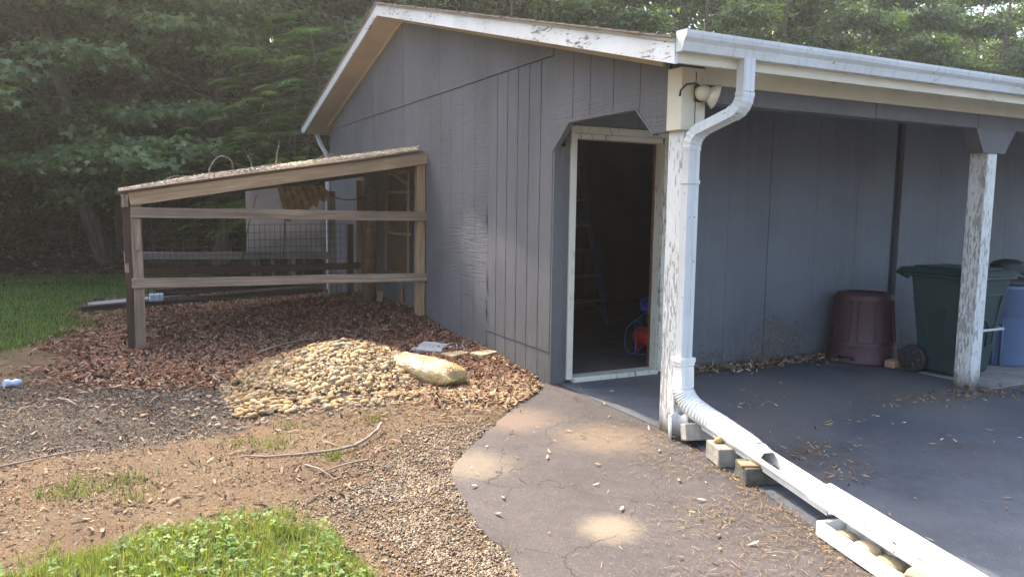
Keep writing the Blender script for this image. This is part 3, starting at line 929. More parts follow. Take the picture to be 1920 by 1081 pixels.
mb = MB(); mb.lathe([(.02, .045), (.13, .05), (.18, .09), (.195, .14), (.18, .19), (.13, .23), (.02, .24)], (1.50, 2.35, .03), 24); mb.build('tank', red, cp)
mb = MB()
for a in (0.3, 2.4, 4.5): mb.box(1.5+.13*math.cos(a)-.02, 1.5+.13*math.cos(a)+.02, 2.35+.13*math.sin(a)-.02, 2.35+.13*math.sin(a)+.02, .03, .1)
mb.build('foot', red, cp, bevel=.005)
mb = MB(); mb.box(1.42, 1.60, 2.28, 2.42, .262, .40); mb.build('motor_cover', m_plain('black_plastic', (.02, .02, .022), .5), cp, bevel=.02, bseg=2)
mb = MB(); mb.tube([(1.49, 2.24, .285), (1.50, 2.235, .285)], .028, 12); mb.tube([(1.5, 2.27, .27), (1.49, 2.235, .30)], .006, 6); mb.build('pressure_gauge', m_plain('gauge_face', (.6, .6, .55), .3), cp)
COMP = True
hs = thing('air_hose', 'coiled blue air hose heaped on and beside the red compressor', 'hose', (1.3, 2.3, .03))
pts = []
for i in range(120):
    a = i*.42; r_ = .13+.012*math.sin(i*1.7)
    pts.append((1.50+r_*math.cos(a), 2.35+r_*.9*math.sin(a), .43+i*.0011+.012*math.sin(i*.9)))
for i in range(24):
    a = math.pi*.5+i*.26
    pts.append((1.26+.115*math.cos(a), 2.30+.06*math.sin(a)+.01*math.sin(i), .19+.15*math.sin(a*1.0+.5)))
pts += [(1.2, 2.2, .045), (1.28, 2.15, .04), (1.4, 2.12, .04), (1.6, 2.14, .04)]
mb = MB(); mb.tube(pts, .006, 7); mb.build('coil', m_plain('blue_hose', (.03, .09, .40), .4, .1), hs)
for _o in (cp, hs): _o.location.x += .10
for (x0, z1, x1, c) in ((.98, 2.35, 1.2, 'w_grey'), (2.05, 2.5, 2.3, 'w_tan')):
    o = plank('leaning_board', (x0, 5.2, .04), (x1, 5.5, z1), .14, .03, M[c], None, up=(0, 1, 0))
    tag(o, 'pale board leaning upright in the dark at the back of the garage, left one' if c == 'w_grey' else 'tan board leaning upright in the dark at the back of the garage, right one', 'board')

# ------------------------------------------------------------------ open-sided timber shelter
sh = thing('timber_shelter', 'open lean-to shelter of weathered lumber against the gable wall, roof heaped with litter', 'shelter', (-1.5, 4.45, 0))
FY, BY = 4.45, 6.93
def gz(x, y): return float(ground_z(np.array([x]), np.array([y]))[0])
def beam(name, p0, p1, w, h, mat, up=(0, 0, 1), **k): return plank(name, p0, p1, w, h, M[mat], sh, up, **k)
beam('post', (-2.975, FY+.045, -.22), (-2.975, FY+.045, 1.44), .092, .092, 'w_grey', (1, 0, 0))
beam('post', (-.072, FY+.05, -.02), (-.072, FY+.05, 1.96), .10, .09, 'w_orange', (1, 0, 0))
beam('post', (-3.03, BY-.05, -.25), (-3.03, BY-.05, 1.42), .092, .092, 'w_grey', (1, 0, 0))
beam('post', (-3.045, FY+.13, -.2), (-3.045, FY+.13, 1.50), .045, .09, 'w_brown', (1, 0, 0))
beam('post', (-.50, BY-.04, -.05), (-.50, BY-.04, 1.62), .09, .09, 'w_pale', (1, 0, 0))
beam('post', (-.085, BY-.05, -.05), (-.085, BY-.05, 1.78), .05, .12, 'w_orange', (1, 0, 0))
beam('stud', (-.235, BY-.03, 0), (-.235, BY-.03, 1.17), .05, .085, 'w_brown', (1, 0, 0))
beam('stud', (-.15, 6.55, 0), (-.15, 6.6, 1.22), .05, .05, 'w_grey', (1, 0, 0))
beam('rafter', (-3.03, FY-.02, 1.468), (.0, FY-.02, 1.977), .038, .125, 'w_orange')
beam('rafter', (-3.03, BY, 1.455), (-.03, BY, 1.905), .038, .14, 'w_brown')
beam('rafter', (-3.0, 5.7, 1.468), (-.03, 5.7, 1.96), .038, .10, 'w_brown')
beam('eave_board', (-3.055, FY-.03, 1.455), (-3.055, BY+.03, 1.455), .035, .12, 'w_grey')
beam('eave_block', (-3.085, FY-.05, 1.45), (-3.085, FY+.05, 1.45), .03, .12, 'w_grey')
beam('wall_plate', (-.045, FY+.1, 1.93), (-.045, BY, 1.93), .038, .10, 'w_brown')
beam('rail', (-3.025, FY-.022, 1.343), (.012, FY-.022, 1.322), .040, .100, 'w_grey')
beam('rail', (-3.035, FY-.022, .660), (.012, FY-.022, .635), .040, .092, 'w_grey')
beam('scab_board', (-2.965, FY-.012, .98), (-2.965, FY-.012, 1.285), .022, .05, 'w_grey', (1, 0, 0))
beam('rail', (-2.98, BY-.03, .77), (-.45, BY-.03, .735), .038, .095, 'w_pale')
beam('rail', (-2.98, BY-.08, .57), (.0, BY-.08, .585), .040, .095, 'w_brown')
beam('rail', (-3.07, FY+.1, .80), (-3.07, BY, .78), .038, .09, 'w_grey')
# roof boards, each its own piece
nb = 17
for i in range(nb):
    y0 = FY-.085+i*(BY+.09-FY+.085)/nb; y1 = y0+(BY+.175-FY)/nb-.004
    jitter = rnd.uniform(-.02, .02)
    beam('roof_board', (-3.13+jitter, (y0+y1)/2, 1.53), (-.075+jitter*.5, (y0+y1)/2, 2.045), y1-y0, .018, 'w_orange' if i % 3 else 'w_brown')
def roof_z(x): return 1.541+(x+3.13)*(2.045-1.53)/3.055
# sheet, scrap, cable, rack, log
mt, nt, b, out = new_mat('grey_white_sheet')
v = coord(nt, 'Object')
c = ramp(nt, noise(nt, v, 2.5, 6, .65), [(.3, (.50, .50, .54)), (.55, (.70, .70, .74)), (.75, (.80, .80, .82))])
setc(nt, b.inputs['Base Color'], c); b.inputs['Roughness'].default_value = .6
tr = N(nt, 'ShaderNodeBsdfTranslucent'); L(nt, c, tr.inputs[0])
ms = N(nt, 'ShaderNodeMixShader'); ms.inputs[0].default_value = .55
L(nt, b.outputs[0], ms.inputs[1]); L(nt, tr.outputs[0], ms.inputs[2]); L(nt, ms.outputs[0], out.inputs[0])
mb = MB()
nxs = 12
vs = [(-1.62+1.06*i/nxs, BY+.03+.008*math.sin(i*1.3), z) for z in (.70, 1.1, 1.45, 1.66) for i in range(nxs+1)]
fs = [(r_*(nxs+1)+i, r_*(nxs+1)+i+1, (r_+1)*(nxs+1)+i+1, (r_+1)*(nxs+1)+i) for r_ in range(3) for i in range(nxs)]
mb.add(vs, fs, 0, True); o = mb.build('back_sheet', mt, sh); so = o.modifiers.new('thick', 'SOLIDIFY'); so.thickness = .006
mb = MB()
vs, fs = [], []
p_a, p_b = Vector((-.78, 6.1, 1.68)), Vector((-1.36, 6.1, 1.66))
for i in range(15):
    t = i/14; top = p_b.lerp(p_a, t); ln = .42*(1-.75*t)+.04*math.sin(i*2.3)+.02
    dy = .022*math.cos(i*math.pi)
    vs += [tuple(top+Vector((0, dy, 0))), tuple(top+Vector((.10+.0*t, dy-.05, -ln)))]
fs = [(2*i, 2*i+1, 2*i+3, 2*i+2) for i in range(14)]
mb.add(vs, fs)
o = mb.build('torn_corrugated_sheet', m_plain('yellowed_fibreglass', (.28, .20, .09), .6, .5, 12), sh)
mb = MB(); mb.tube([(-.80+.62*t, 6.4-.4*t, 1.70-.62*(t*(1-t))-.08*t-.0) for t in [i/16 for i in range(17)]], .009, 6); mb.build('hanging_cable', M['wire'], sh)
mb = MB(); mb.tube([(-1.13, BY-.12, 1.5), (-1.15, BY-.12, 1.0), (-1.17, BY-.12, .72)], .008, 6); mb.tube([(-1.5, BY-.12, 1.55), (-1.6, BY-.12, 1.2), (-1.72, BY-.12, .62)], .005, 6); mb.build('wire_strand', M['wire'], sh)
# welded wire mesh on the back and the left end
mb = MB()
x = -2.97
while x < -.25:
    mb.tube([(x+rnd.uniform(-.004, .004), BY-.105, -.05), (x+rnd.uniform(-.006, .006), BY-.105, 1.18)], .003, 3, caps=False, smooth=False); x += .068
for k in range(13):
    z = .02+k*.096
    mb.tube([(-2.97, BY-.108, z), (-1.6, BY-.108, z-.015+rnd.uniform(-.01, .01)), (-.25, BY-.108, z)], .003, 3, caps=False, smooth=False)
o = mb.build('wire_mesh', M['wire'], sh); tag(o, kind='stuff')
mb = MB()
y = FY+.2
while y < BY-.1:
    mb.tube([(-3.045, y, -.1), (-3.045, y, 1.25)], .003, 3, caps=False, smooth=False); y += .075
for k in range(12):
    mb.tube([(-3.045, FY+.2, -.02+k*.1), (-3.045, BY-.1, -.02+k*.1)], .003, 3, caps=False, smooth=False)
o = mb.build('wire_mesh', M['wire'], sh); tag(o, kind='stuff')
lg = MB()
prof = []
lg.tube([(-.27, 5.85, -.05), (-.265, 5.85, .4), (-.255, 5.84, .9), (-.25, 5.84, 1.35), (-.25, 5.84, 1.56), (-.25, 5.84, 1.64), (-.25, 5.84, 1.675)], [.088, .084, .080, .076, .078, .06, .02], 14)
o = lg.build('log_post', M['w_red'], None); tag(o, 'reddish brown round log standing upright by the wall under the shelter roof', 'log')
lg = MB(); lg.tube([(-.252, 5.838, 1.38), (-.25, 5.84, 1.55), (-.25, 5.84, 1.65), (-.25, 5.84, 1.695)], [.088, .094, .075, .02], 12)
lg.build('fibrous_top', m_plain('dark_fibre', (.07, .05, .035), .95, .5, 30, 1.0), o)
# little rack on the wall
rk = thing('wooden_rack', 'small tan lath rack with three bays fixed to the wall inside the shelter', 'rack', (-.06, 5.3, 1.3))
for z in (1.10, 1.36, 1.60, 1.84): plank('lath', (-.06, 4.86, z), (-.06, 5.74, z-.005), .02, .032, M['w_tan'], rk)
for y in (4.87, 5.73): plank('upright', (-.082, y, .62), (-.082, y, 1.86), .02, .025, M['w_tan'], rk, up=(0, 1, 0))
plank('brace', (-.10, 4.86, 1.70), (-.10, 5.55, 1.86), .02, .04, M['w_tan'], rk)
mb = MB(); mb.box(-.045, -.03, 4.88, 5.72, .62, 1.84); mb.build('backing', M['w_brown'], rk)
o = plank('yellow_lath', (-.16, 6.25, .0), (-.10, 6.3, 1.05), .02, .05, M['w_tan'], None, up=(1, 0, 0)); tag(o, 'slim bright tan lath propped upright between the log and the back post', 'board')
o = plank('orange_stake', (-.05, 5.2, .1), (-.045, 5.2, .42), .02, .03, m_wood('orange_stake_wood', (.48, .20, .06), (.34, .13, .04)), None, up=(1, 0, 0)); tag(o, 'short orange stake in the mulch beside the grey wall', 'stake')
o = plank('offcut', (-.24, 5.55, .1), (-.2, 5.6, .36), .03, .07, M['w_tan'], None, up=(1, 0, 0)); tag(o, 'small pointed tan offcut leaning at the foot of the round log', 'board')

# timbers stacked behind the shelter
tw = [((-3.62, 7.46, .04), (-.30, 8.45, .10), .14, .10, 'w_dark', 'long dark timber lying on the ground behind the shelter, nearest of the stack'),
      ((-2.72, 7.86, .19), (-.40, 8.52, .22), .14, .10, 'w_dark', 'shorter dark timber lying on top of the long one behind the shelter'),
      ((-3.50, 7.78, .06), (-2.35, 8.15, .10), .30, .05, 'w_pale', 'wide pale grey plank lying behind the dark timber by the lawn')]
for p0, p1, w, h, mt_, lab in tw:
    o = plank('timber', p0, p1, w, h, M[mt_]); tag(o, lab, 'timber')
mb = MB(); mb.box(-2.80, -2.62, 7.62, 7.72, .10, .20); o = mb.build('small_block', m_plain('pale_blue_paint', (.42, .52, .62), .6), bevel=.01); tag(o, 'small pale blue block on the plank behind the left shelter post', 'block')

# ------------------------------------------------------------------ pebble pile
def ellip(seg, ring, jit, seed):
    r_ = random.Random(seed); vs = [(0, 0, -1)]; fs = []
    for i in range(1, ring):
        th = -math.pi/2+math.pi*i/ring
        for k in range(seg):
            a = 2*math.pi*k/seg; q = 1+r_.uniform(-jit, jit)
            vs.append((math.cos(a)*math.cos(th)*q, math.sin(a)*math.cos(th)*q, math.sin(th)*q))
    vs.append((0, 0, 1)); n_ = len(vs)-1
    for k in range(seg):
        fs.append((0, 1+(k+1) % seg, 1+k)); fs.append((n_, 1+(ring-2)*seg+k, 1+(ring-2)*seg+(k+1) % seg))
        for i in range(ring-2):
            a, b_ = 1+i*seg+k, 1+i*seg+(k+1) % seg
            fs.append((a, b_, b_+seg)); fs.append((a, b_+seg, a+seg))
    return np.array(vs), np.array(fs)
PV = [ellip(8, 4, .17, s) for s in range(6)]
pile = thing('pebble_pile', 'mound of tan and grey river pebbles tipped beside the shelter', 'pebble pile', (PILE[0], PILE[1], 0))
camv = np.array([-3.1115, -3.8245, 1.4504])
cand = []
tries = 0
grid = {}
while len(cand) < 3000 and tries < 70000:
    tries += 1
    x = PILE[0]+rng.uniform(-1.0, 1.0); y = PILE[1]+rng.uniform(-1.1, 1.15)
    h = float(pile_h(x, y))
    if h < .02 and rng.random() > .05: continue
    s = .013+.029*rng.random()**1.4
    key = (int(x/.05), int(y/.05))
    ok = True
    for ax in (-1, 0, 1):
        for ay in (-1, 0, 1):
            for (qx, qy, qs) in grid.get((key[0]+ax, key[1]+ay), []):
                if (qx-x)**2+(qy-y)**2 < ((qs+s)*.60)**2: ok = False
    if not ok: continue
    grid.setdefault(key, []).append((x, y, s))
    z = max(float(ground_z(np.array([x]), np.array([y]))[0]), 0)*(1 if h < .05 else .4)+h+s*.22
    cand.append((x, y, z, s))
ca = np.array(cand)
toc = camv[None, :]-ca[:, :3]
gxn = (pile_h(ca[:, 0]+.02, ca[:, 1])-pile_h(ca[:, 0]-.02, ca[:, 1]))/.04
gyn = (pile_h(ca[:, 0], ca[:, 1]+.02)-pile_h(ca[:, 0], ca[:, 1]-.02))/.04
nrm = np.stack([-gxn, -gyn, np.ones(len(ca))], 1); nrm /= np.linalg.norm(nrm, axis=1)[:, None]
facing = (nrm*toc).sum(1)/np.linalg.norm(toc, axis=1)
score = ca[:, 3]*np.clip(facing, 0, 1)/np.linalg.norm(toc, axis=1)*(pile_h(ca[:, 0], ca[:, 1]) > .01)
order = np.argsort(-score)
pmesh = []
for V_, F_ in PV:
    me = bpy.data.meshes.new('pebble'); me.from_pydata(V_.tolist(), [], F_.tolist()); me.polygons.foreach_set('use_smooth', [True]*len(me.polygons)); me.materials.append(M['pebble']); pmesh.append(me)
PCOL = np.array([(.43, .31, .17), (.50, .39, .23), (.35, .25, .15), (.50, .43, .32), (.30, .27, .23), (.46, .33, .17), (.38, .34, .29)])
pw_inv = Matrix.Translation(-Vector(pile.location))
rv, rf, rc = [], [], []; off = 0
for rank, i in enumerate(order):
    x, y, z, s = ca[i]
    nz_ = Vector(nrm[i]); q = nz_.to_track_quat('Z', 'Y').to_matrix() @ Matrix.Rotation(rng.uniform(0, 6.28), 3, 'Z') @ Matrix.Rotation(rng.uniform(-.4, .4), 3, 'X')
    sc = Vector((s*rng.uniform(.95, 1.35), s*rng.uniform(.75, 1.0), s*rng.uniform(.45, .7)))
    if rank < 300:
        o = bpy.data.objects.new('pebble', pmesh[rank % 6]); COL.objects.link(o)
        mw = q.to_4x4() @ Matrix.Diagonal((*sc, 1)); mw.translation = (x, y, z)
        o.parent = pile; o.matrix_parent_inverse = pw_inv; o.matrix_basis = mw
    else:
        V_, F_ = PV[rank % 6]
        R_ = np.array(q @ Matrix.Diagonal(sc))
        rv.append(V_ @ R_.T + np.array([x, y, z])); rf.append(F_+off); off += len(V_)
        c_ = PCOL[rng.integers(0, 7)]*rng.uniform(.6, 1.05)*np.array([.78, .67, .49])
        if y > 3.0 and x < -1.4: c_ = c_*.5+np.array([.2, .2, .2])*.5  # back-left pebbles greyed: the shade there is put into their colour
        rc.append(np.repeat(c_[None], len(V_), 0))
o = np_mesh('loose_pebbles', np.concatenate(rv), np.concatenate(rf), M['stone'], pile, np.concatenate(rc), True); tag(o, kind='stuff')
# sand core under the pebbles
xs_ = np.linspace(-1.1, 1.1, 40)+PILE[0]; ys_ = np.linspace(-1.1, 1.1, 40)+PILE[1]
X_, Y_ = np.meshgrid(xs_, ys_); Z_ = np.where(pile_h(X_, Y_) > .004, pile_h(X_, Y_)-.012, -.12)
id_ = np.arange(1600).reshape(40, 40)
F_ = np.stack([id_[:-1, :-1].ravel(), id_[:-1, 1:].ravel(), id_[1:, 1:].ravel(), id_[1:, :-1].ravel()], 1)
np_mesh('mound', np.stack([X_.ravel(), Y_.ravel(), Z_.ravel()], 1), F_, m_plain('dirty_sand', (.16, .12, .08), .95, .4, 12, .6), pile, smooth=True)

# sand bag: a crumpled, sagging pillow
mt, nt, b, out = new_mat('dusty_clear_plastic_bag')
v = coord(nt, 'Object', (4, 9, 6))
f = noise(nt, v, 1.6, 4, .6, 1.0)
setc(nt, b.inputs['Base Color'], ramp(nt, noise(nt, coord(nt, 'Object'), 7, 5), [(.3, (.24, .155, .06)), (.55, (.34, .245, .10)), (.75, (.44, .36, .20))]))
b.inputs['Roughness'].default_value = .28
bump(nt, b, f, .9, .035)
nu, nv_ = 40, 22
vs = []
for i in range(nu+1):
    u = -1+2*i/nu
    endw = (1-abs(u)**5)**.5 if abs(u) < 1 else 0
    for j in range(nv_):
        a = 2*math.pi*j/nv_
        cw = math.copysign(abs(math.cos(a))**.75, math.cos(a)); sw = math.copysign(abs(math.sin(a))**.8, math.sin(a))
        wid = .19*(.55+.45*endw)*(1 if u > -.9 else .95); hei = .095*endw*(1.0-.35*max(0, -u))
        wr = .012*math.sin(a*9+u*7)*math.sin(u*14+a*2)*max(0, sw)
        tuck = .02*math.sin(a*7)*(1-endw)
        vs.append((u*.42+.02*math.sin(a*3+u*5), cw*wid+tuck, .095*.9+sw*(hei+.006)+wr+.015*math.sin(a*5)*max(0, -u-.6)))
fs = [(i*nv_+j, i*nv_+(j+1) % nv_, (i+1)*nv_+(j+1) % nv_, (i+1)*nv_+j) for i in range(nu) for j in range(nv_)]
fs += [tuple(range(nv_))[::-1], tuple(nu*nv_+j for j in range(nv_))]
mb = MB(); mb.add(vs, fs, 0, True)
bag = mb.build('sand_bag', mt); bag.scale = (1.0, .80, .92); bag.location = (-.90, 2.13, .025); bag.rotation_euler = (math.radians(3), math.radians(3), math.radians(-68))
tag(bag, 'dusty clear plastic bag of sand slumped at the right foot of the pebble mound', 'bag')
# gathered neck of the bag
mb = MB(); mb.add([(-.41+rnd.uniform(-.02, .02)-.07*t-.02*math.sin(k), (.17-.02*t)*(k/4-1), .075+.035*t+.03*math.sin(k*2.1+t)) for t in (0, 1, 2) for k in range(9)],
    [(r_*9+k, r_*9+k+1, (r_+1)*9+k+1, (r_+1)*9+k) for r_ in range(2) for k in range(8)], 0, True)
o = mb.build('bag_neck', mt); o.location = bag.location; o.rotation_euler = bag.rotation_euler; o.scale = bag.scale
bpy.context.view_layer.update()
o.parent = bag; o.matrix_parent_inverse = bag.matrix_world.inverted()

# pavers and stones by the wall
def paver(loc, rz, w, d, h, mat, label, jag=.0, cat='paver', name='paver', tilt=0):
    r_ = random.Random(int((loc[0]+5)*1000)); k = 10
    pts = []
    base = [(-w/2, -d/2), (w/2, -d/2), (w/2*.85, d/2), (-w/2*.85, d/2)]
    for i in range(4):
        a, b_ = base[i], base[(i+1) % 4]
        for j in range(3):
            t = j/3; pts.append((a[0]*(1-t)+b_[0]*t+r_.uniform(-jag, jag), a[1]*(1-t)+b_[1]*t+r_.uniform(-jag, jag)))
    mb = MB(); mb.prism(pts, 'z', 0, h)
    o = mb.build(name, mat, None, bevel=.008, bseg=2); o.location = loc; o.rotation_euler = (tilt, 0, rz)
    return tag(o, label, cat)
tan_b = m_plain('tan_paver', (.34, .25, .155), .9, .35, 8, 1.0)
gry_s = m_plain('grey_slab_stone', (.27, .28, .29), .85, .25, 6, .5)
paver((-.38, 2.68, .035), -1.25, .17, .24, .06, tan_b, 'rough tan retaining block in the mulch, nearer the sand bag', .012)
paver((-.15, 2.57, .045), -1.15, .17, .24, .06, tan_b, 'rough tan retaining block in the mulch, touching the grey wall', .012)
paver((-.46, 3.10, .045), -.8, .30, .24, .05, gry_s, 'broken grey stone slab tilted in the mulch behind the tan blocks', .025, 'stone', 'stone_slab', .12)
paver((-.16, 2.98, .05), -1.1, .26, .24, .05, gry_s, 'flat grey stone slab behind the tan blocks, tight to the wall', .02, 'stone', 'stone_slab', .06)

# ------------------------------------------------------------------ bins under the porch
mar = m_plastic('maroon_plastic', (.058, .022, .025), .45, .25, (.12, .08, .08))
can = thing('trash_can', 'maroon plastic trash can standing upside down against the porch wall', 'trash can', (3.30, 1.25, 0))
def rib(a, z):
    return 0.0
mb = MB()
mb.lathe([(.325, .008), (.328, .03), (.315, .05), (.308, .17), (.300, .175), (.296, .19), (.258, .60), (.262, .615), (.255, .655), (.235, .672), (.19, .675), (.185, .655), (.02, .652)], (3.30, 1.25, 0), 40)
mb.build('body', mar, can)
for a in np.arange(0, 6.28, math.pi/4):
    mb = MB()
    def PT(da, z, o_=.004):
        rr = .296+(.258-.296)*(z-.19)/.41+o_
        return (3.30+rr*math.cos(a+da), 1.25+rr*math.sin(a+da), z)
    loop = [PT(-.26, .22), PT(.0, .215), PT(.26, .22), PT(.27, .40), PT(.27, .60), PT(-.27, .60), PT(-.27, .40), PT(-.26, .22)]
    mb.tube(loop, .005, 5, caps=False); mb.build('panel_rib', mar, can)
for a in (math.radians(15), math.radians(195)):
    mb = MB(); cx, cy = 3.30+.335*math.cos(a), 1.25+.335*math.sin(a)
    mb.tube([(cx-.07*math.sin(a), cy+.07*math.cos(a), .06), (cx+.03*math.cos(a)-.05*math.sin(a), cy+.03*math.sin(a)+.05*math.cos(a), .10), (cx+.03*math.cos(a)+.05*math.sin(a), cy+.03*math.sin(a)-.05*math.cos(a), .10), (cx+.07*math.sin(a), cy-.07*math.cos(a), .06)], .014, 8)
    mb.build('handle', mar, can)

grn = m_plastic('dark_green_plastic', (.015, .038, .036), .42, .25, (.14, .16, .15))
blk = m_plastic('black_rubber', (.015, .015, .016), .55, .3, (.12, .11, .10))
bx, by = 3.56, .58
cart = thing('wheeled_bin', 'dark green wheeled bin with a flat lid behind the second porch post', 'wheelie bin', (bx, by, .016))
def taper(mb, b0, b1, z0, z1):
    """b = (x0,x1,y0,y1)"""
    vs = [(b0[0], b0[2], z0), (b0[1], b0[2], z0), (b0[1], b0[3], z0), (b0[0], b0[3], z0), (b1[0], b1[2], z1), (b1[1], b1[2], z1), (b1[1], b1[3], z1), (b1[0], b1[3], z1)]
    mb.add(vs, [(0,3,2,1),(4,5,6,7),(0,1,5,4),(1,2,6,5),(2,3,7,6),(3,0,4,7)])
mb = MB(); taper(mb, (3.33, 3.80, .32, .66), (3.27, 3.86, .20, .76), .03, .90); body = mb.build('body', grn, cart, bevel=.03, bseg=3)
mb = MB(); taper(mb, (3.24, 3.89, .165, .80), (3.25, 3.88, .175, .79), .878, .912); mb.build('rim', grn, cart, bevel=.008)
lid = MB(); taper(lid, (3.23, 3.90, .13, .88), (3.27, 3.86, .18, .86), .914, .955); taper(lid, (3.31, 3.82, .24, .78), (3.33, 3.80, .26, .76), .956, .972)
lid.build('lid', grn, cart, bevel=.012, bseg=2)
mb = MB(); mb.tube([(3.29, .79, .86), (3.29, .90, .90), (3.84, .90, .90), (3.84, .79, .86)], .016, 10); mb.build('handle', grn, cart)
for wx in (3.27, 3.83):
    mb = MB(); mb.tube([(wx-.03, .68, .128), (wx+.03, .68, .128)], .128, 28); w_ = mb.build('wheel', blk, cart, bevel=.008)
    mb = MB()
    for k in range(6):
        a = k*math.pi/3
        mb.tube([(wx-.034, .68+.03*math.cos(a), .128+.03*math.sin(a)), (wx-.034, .68+.098*math.cos(a), .128+.098*math.sin(a))], .010, 6)
    mb.tube([(wx-.045, .68, .128), (wx-.02, .68, .128)], .022, 12); mb.build('spokes', m_plastic('dark_hub', (.03, .03, .032)), w_)
# recessed front and raised side outlines, catch bar
mb = MB()
def fp(x, z):  # on the sloped front face
    return (x, .32-.12*(z-.03)/.87-.004, z)
mb.tube([fp(3.40, .74), fp(3.76, .74), fp(3.76, .30), fp(3.68, .28), fp(3.66, .46), fp(3.60, .52), fp(3.52, .52), fp(3.46, .46), fp(3.44, .28), fp(3.38, .30), fp(3.40, .74)], .008, 6, caps=False); mb.build('front_moulding', grn, cart)
mb = MB(); mb.tube([(3.36, .275, .45), (3.36, .20, .44), (3.78, .20, .44), (3.78, .275, .45)], .013, 8); mb.build('catch_bar', m_plain('galvanised', (.45, .46, .47), .4), cart)
mb = MB()
def sp(y, z): return (3.33-.06*(z-.03)/.87-.003, y, z)
mb.tube([sp(.58, .30), sp(.60, .66), sp(.725, .68)], .005, 5, caps=False)
mb.tube([sp(.48, .06), sp(.42, .62)], .005, 5, caps=False); mb.build('side_moulding', grn, cart)

blu = m_plastic('grey_blue_plastic', (.10, .15, .26), .5, .35, (.3, .32, .36))
bc = thing('recycling_can', 'grey blue round trash can with a dark lid beside the green bin', 'trash can', (4.46, .60, .016))
mb = MB(); mb.lathe([(.235, .0), (.245, .02), (.262, .47), (.268, .478), (.285, .49), (.290, .72), (.30, .73), (.30, .765), (.28, .77), (.02, .77)], (4.46, .60, .016), 36); mb.build('body', blu, bc)
mb = MB(); mb.lathe([(.315, .772), (.318, .80), (.28, .82), (.10, .835), (.02, .836)], (4.46, .60, .016), 36); mb.build('lid', m_plastic('dark_lid', (.025, .028, .034)), bc)
for k in range(4):
    a = .4+k*1.57
    mb = MB(); rr = .262
    mb.tube([(4.46+rr*math.cos(a-.12), .6+rr*math.sin(a-.12), .03), (4.46+(rr+.008)*math.cos(a-.12), .6+(rr+.008)*math.sin(a-.12), .42), (4.46+(rr+.008)*math.cos(a+.12), .6+(rr+.008)*math.sin(a+.12), .42), (4.46+rr*math.cos(a+.12), .6+rr*math.sin(a+.12), .03)], .012, 6)
    mb.build('foot_moulding', blu, bc)
mb = MB()
mb.lathe([(.02, 0), (.13, .01), (.15, .05), (.135, .07), (.15, .10), (.12, .135), (.06, .155), (.02, .16)], (4.47, .60, .855), 20, ripple=lambda a, z: .012*math.sin(a*5+z*40))
o = mb.build('black_sack', blk); tag(o, 'folded black sack lying on the lid of the grey blue can', 'bag')
o = paver((3.27, .86, .017), .2, .21, .10, .065, m_plain('weathered_brick', (.36, .21, .13), .95, .25, 8, .6), 'worn reddish tan brick on the porch floor between maroon can and green bin', .008, 'brick', 'brick')

# ------------------------------------------------------------------ downspout extension, troughs, blocks
pipe = thing('drain_pipe', 'white flexible corrugated drain pipe curving down from the corner downspout', 'drain pipe', (.0, -.1, .2))
mb = MB()
rect_sweep([Vector((.015, -.062, .525)), Vector((.015, -.062, .495))], .120, .094, mb)
rect_sweep([Vector((.015, -.062, .494)), Vector((.015, -.064, .47))], .110, .088, mb)
rect_sweep([Vector((.015, -.064, .469)), Vector((.013, -.07, .40)), Vector((.012, -.075, .335))], .100, .086, mb)
mb.build('adapter', M['white_clean'], pipe, bevel=.004)
path = []
key = [Vector((.013, -.076, .345)), Vector((.013, -.085, .30)), Vector((.022, -.14, .238)), Vector((.032, -.27, .194)), Vector((.015, -.42, .176)), Vector((-.015, -.57, .16)), Vector((-.04, -.69, .15))]
def catmull(k, n):
    o = []
    for i in range(len(k)-1):
        p0, p1, p2, p3 = k[max(i-1, 0)], k[i], k[i+1], k[min(i+2, len(k)-1)]
        for j in range(n):
            t = j/n
            o.append(.5*((2*p1)+(-p0+p2)*t+(2*p0-5*p1+4*p2-p3)*t*t+(-p0+3*p1-3*p2+p3)*t**3))
    o.append(k[-1]); return o
path = catmull(key, 28)
rads = [min(.050+.0005*i, .063)+(.005 if (i//3) % 2 else -.002) for i in range(len(path))]
mb = MB(); mb.tube(path, rads, 20, caps=False); mb.build('corrugated_section', M['white_clean'], pipe)
mb = MB()
mb.tube([(-.039, -.685, .150), (-.055, -.75, .147), (-.070, -.81, .142)], [.064, .064, .058], 18, caps=False)
mb.tube([(-.070, -.81, .142), (-.080, -.85, .138), (-.092, -.905, .134)], [.058, .054, .048], 6, caps=False, smooth=False, sx=1.2)
o = mb.build('end_cuff', M['white_clean'], pipe); so = o.modifiers.new('thick', 'SOLIDIFY'); so.thickness = .004

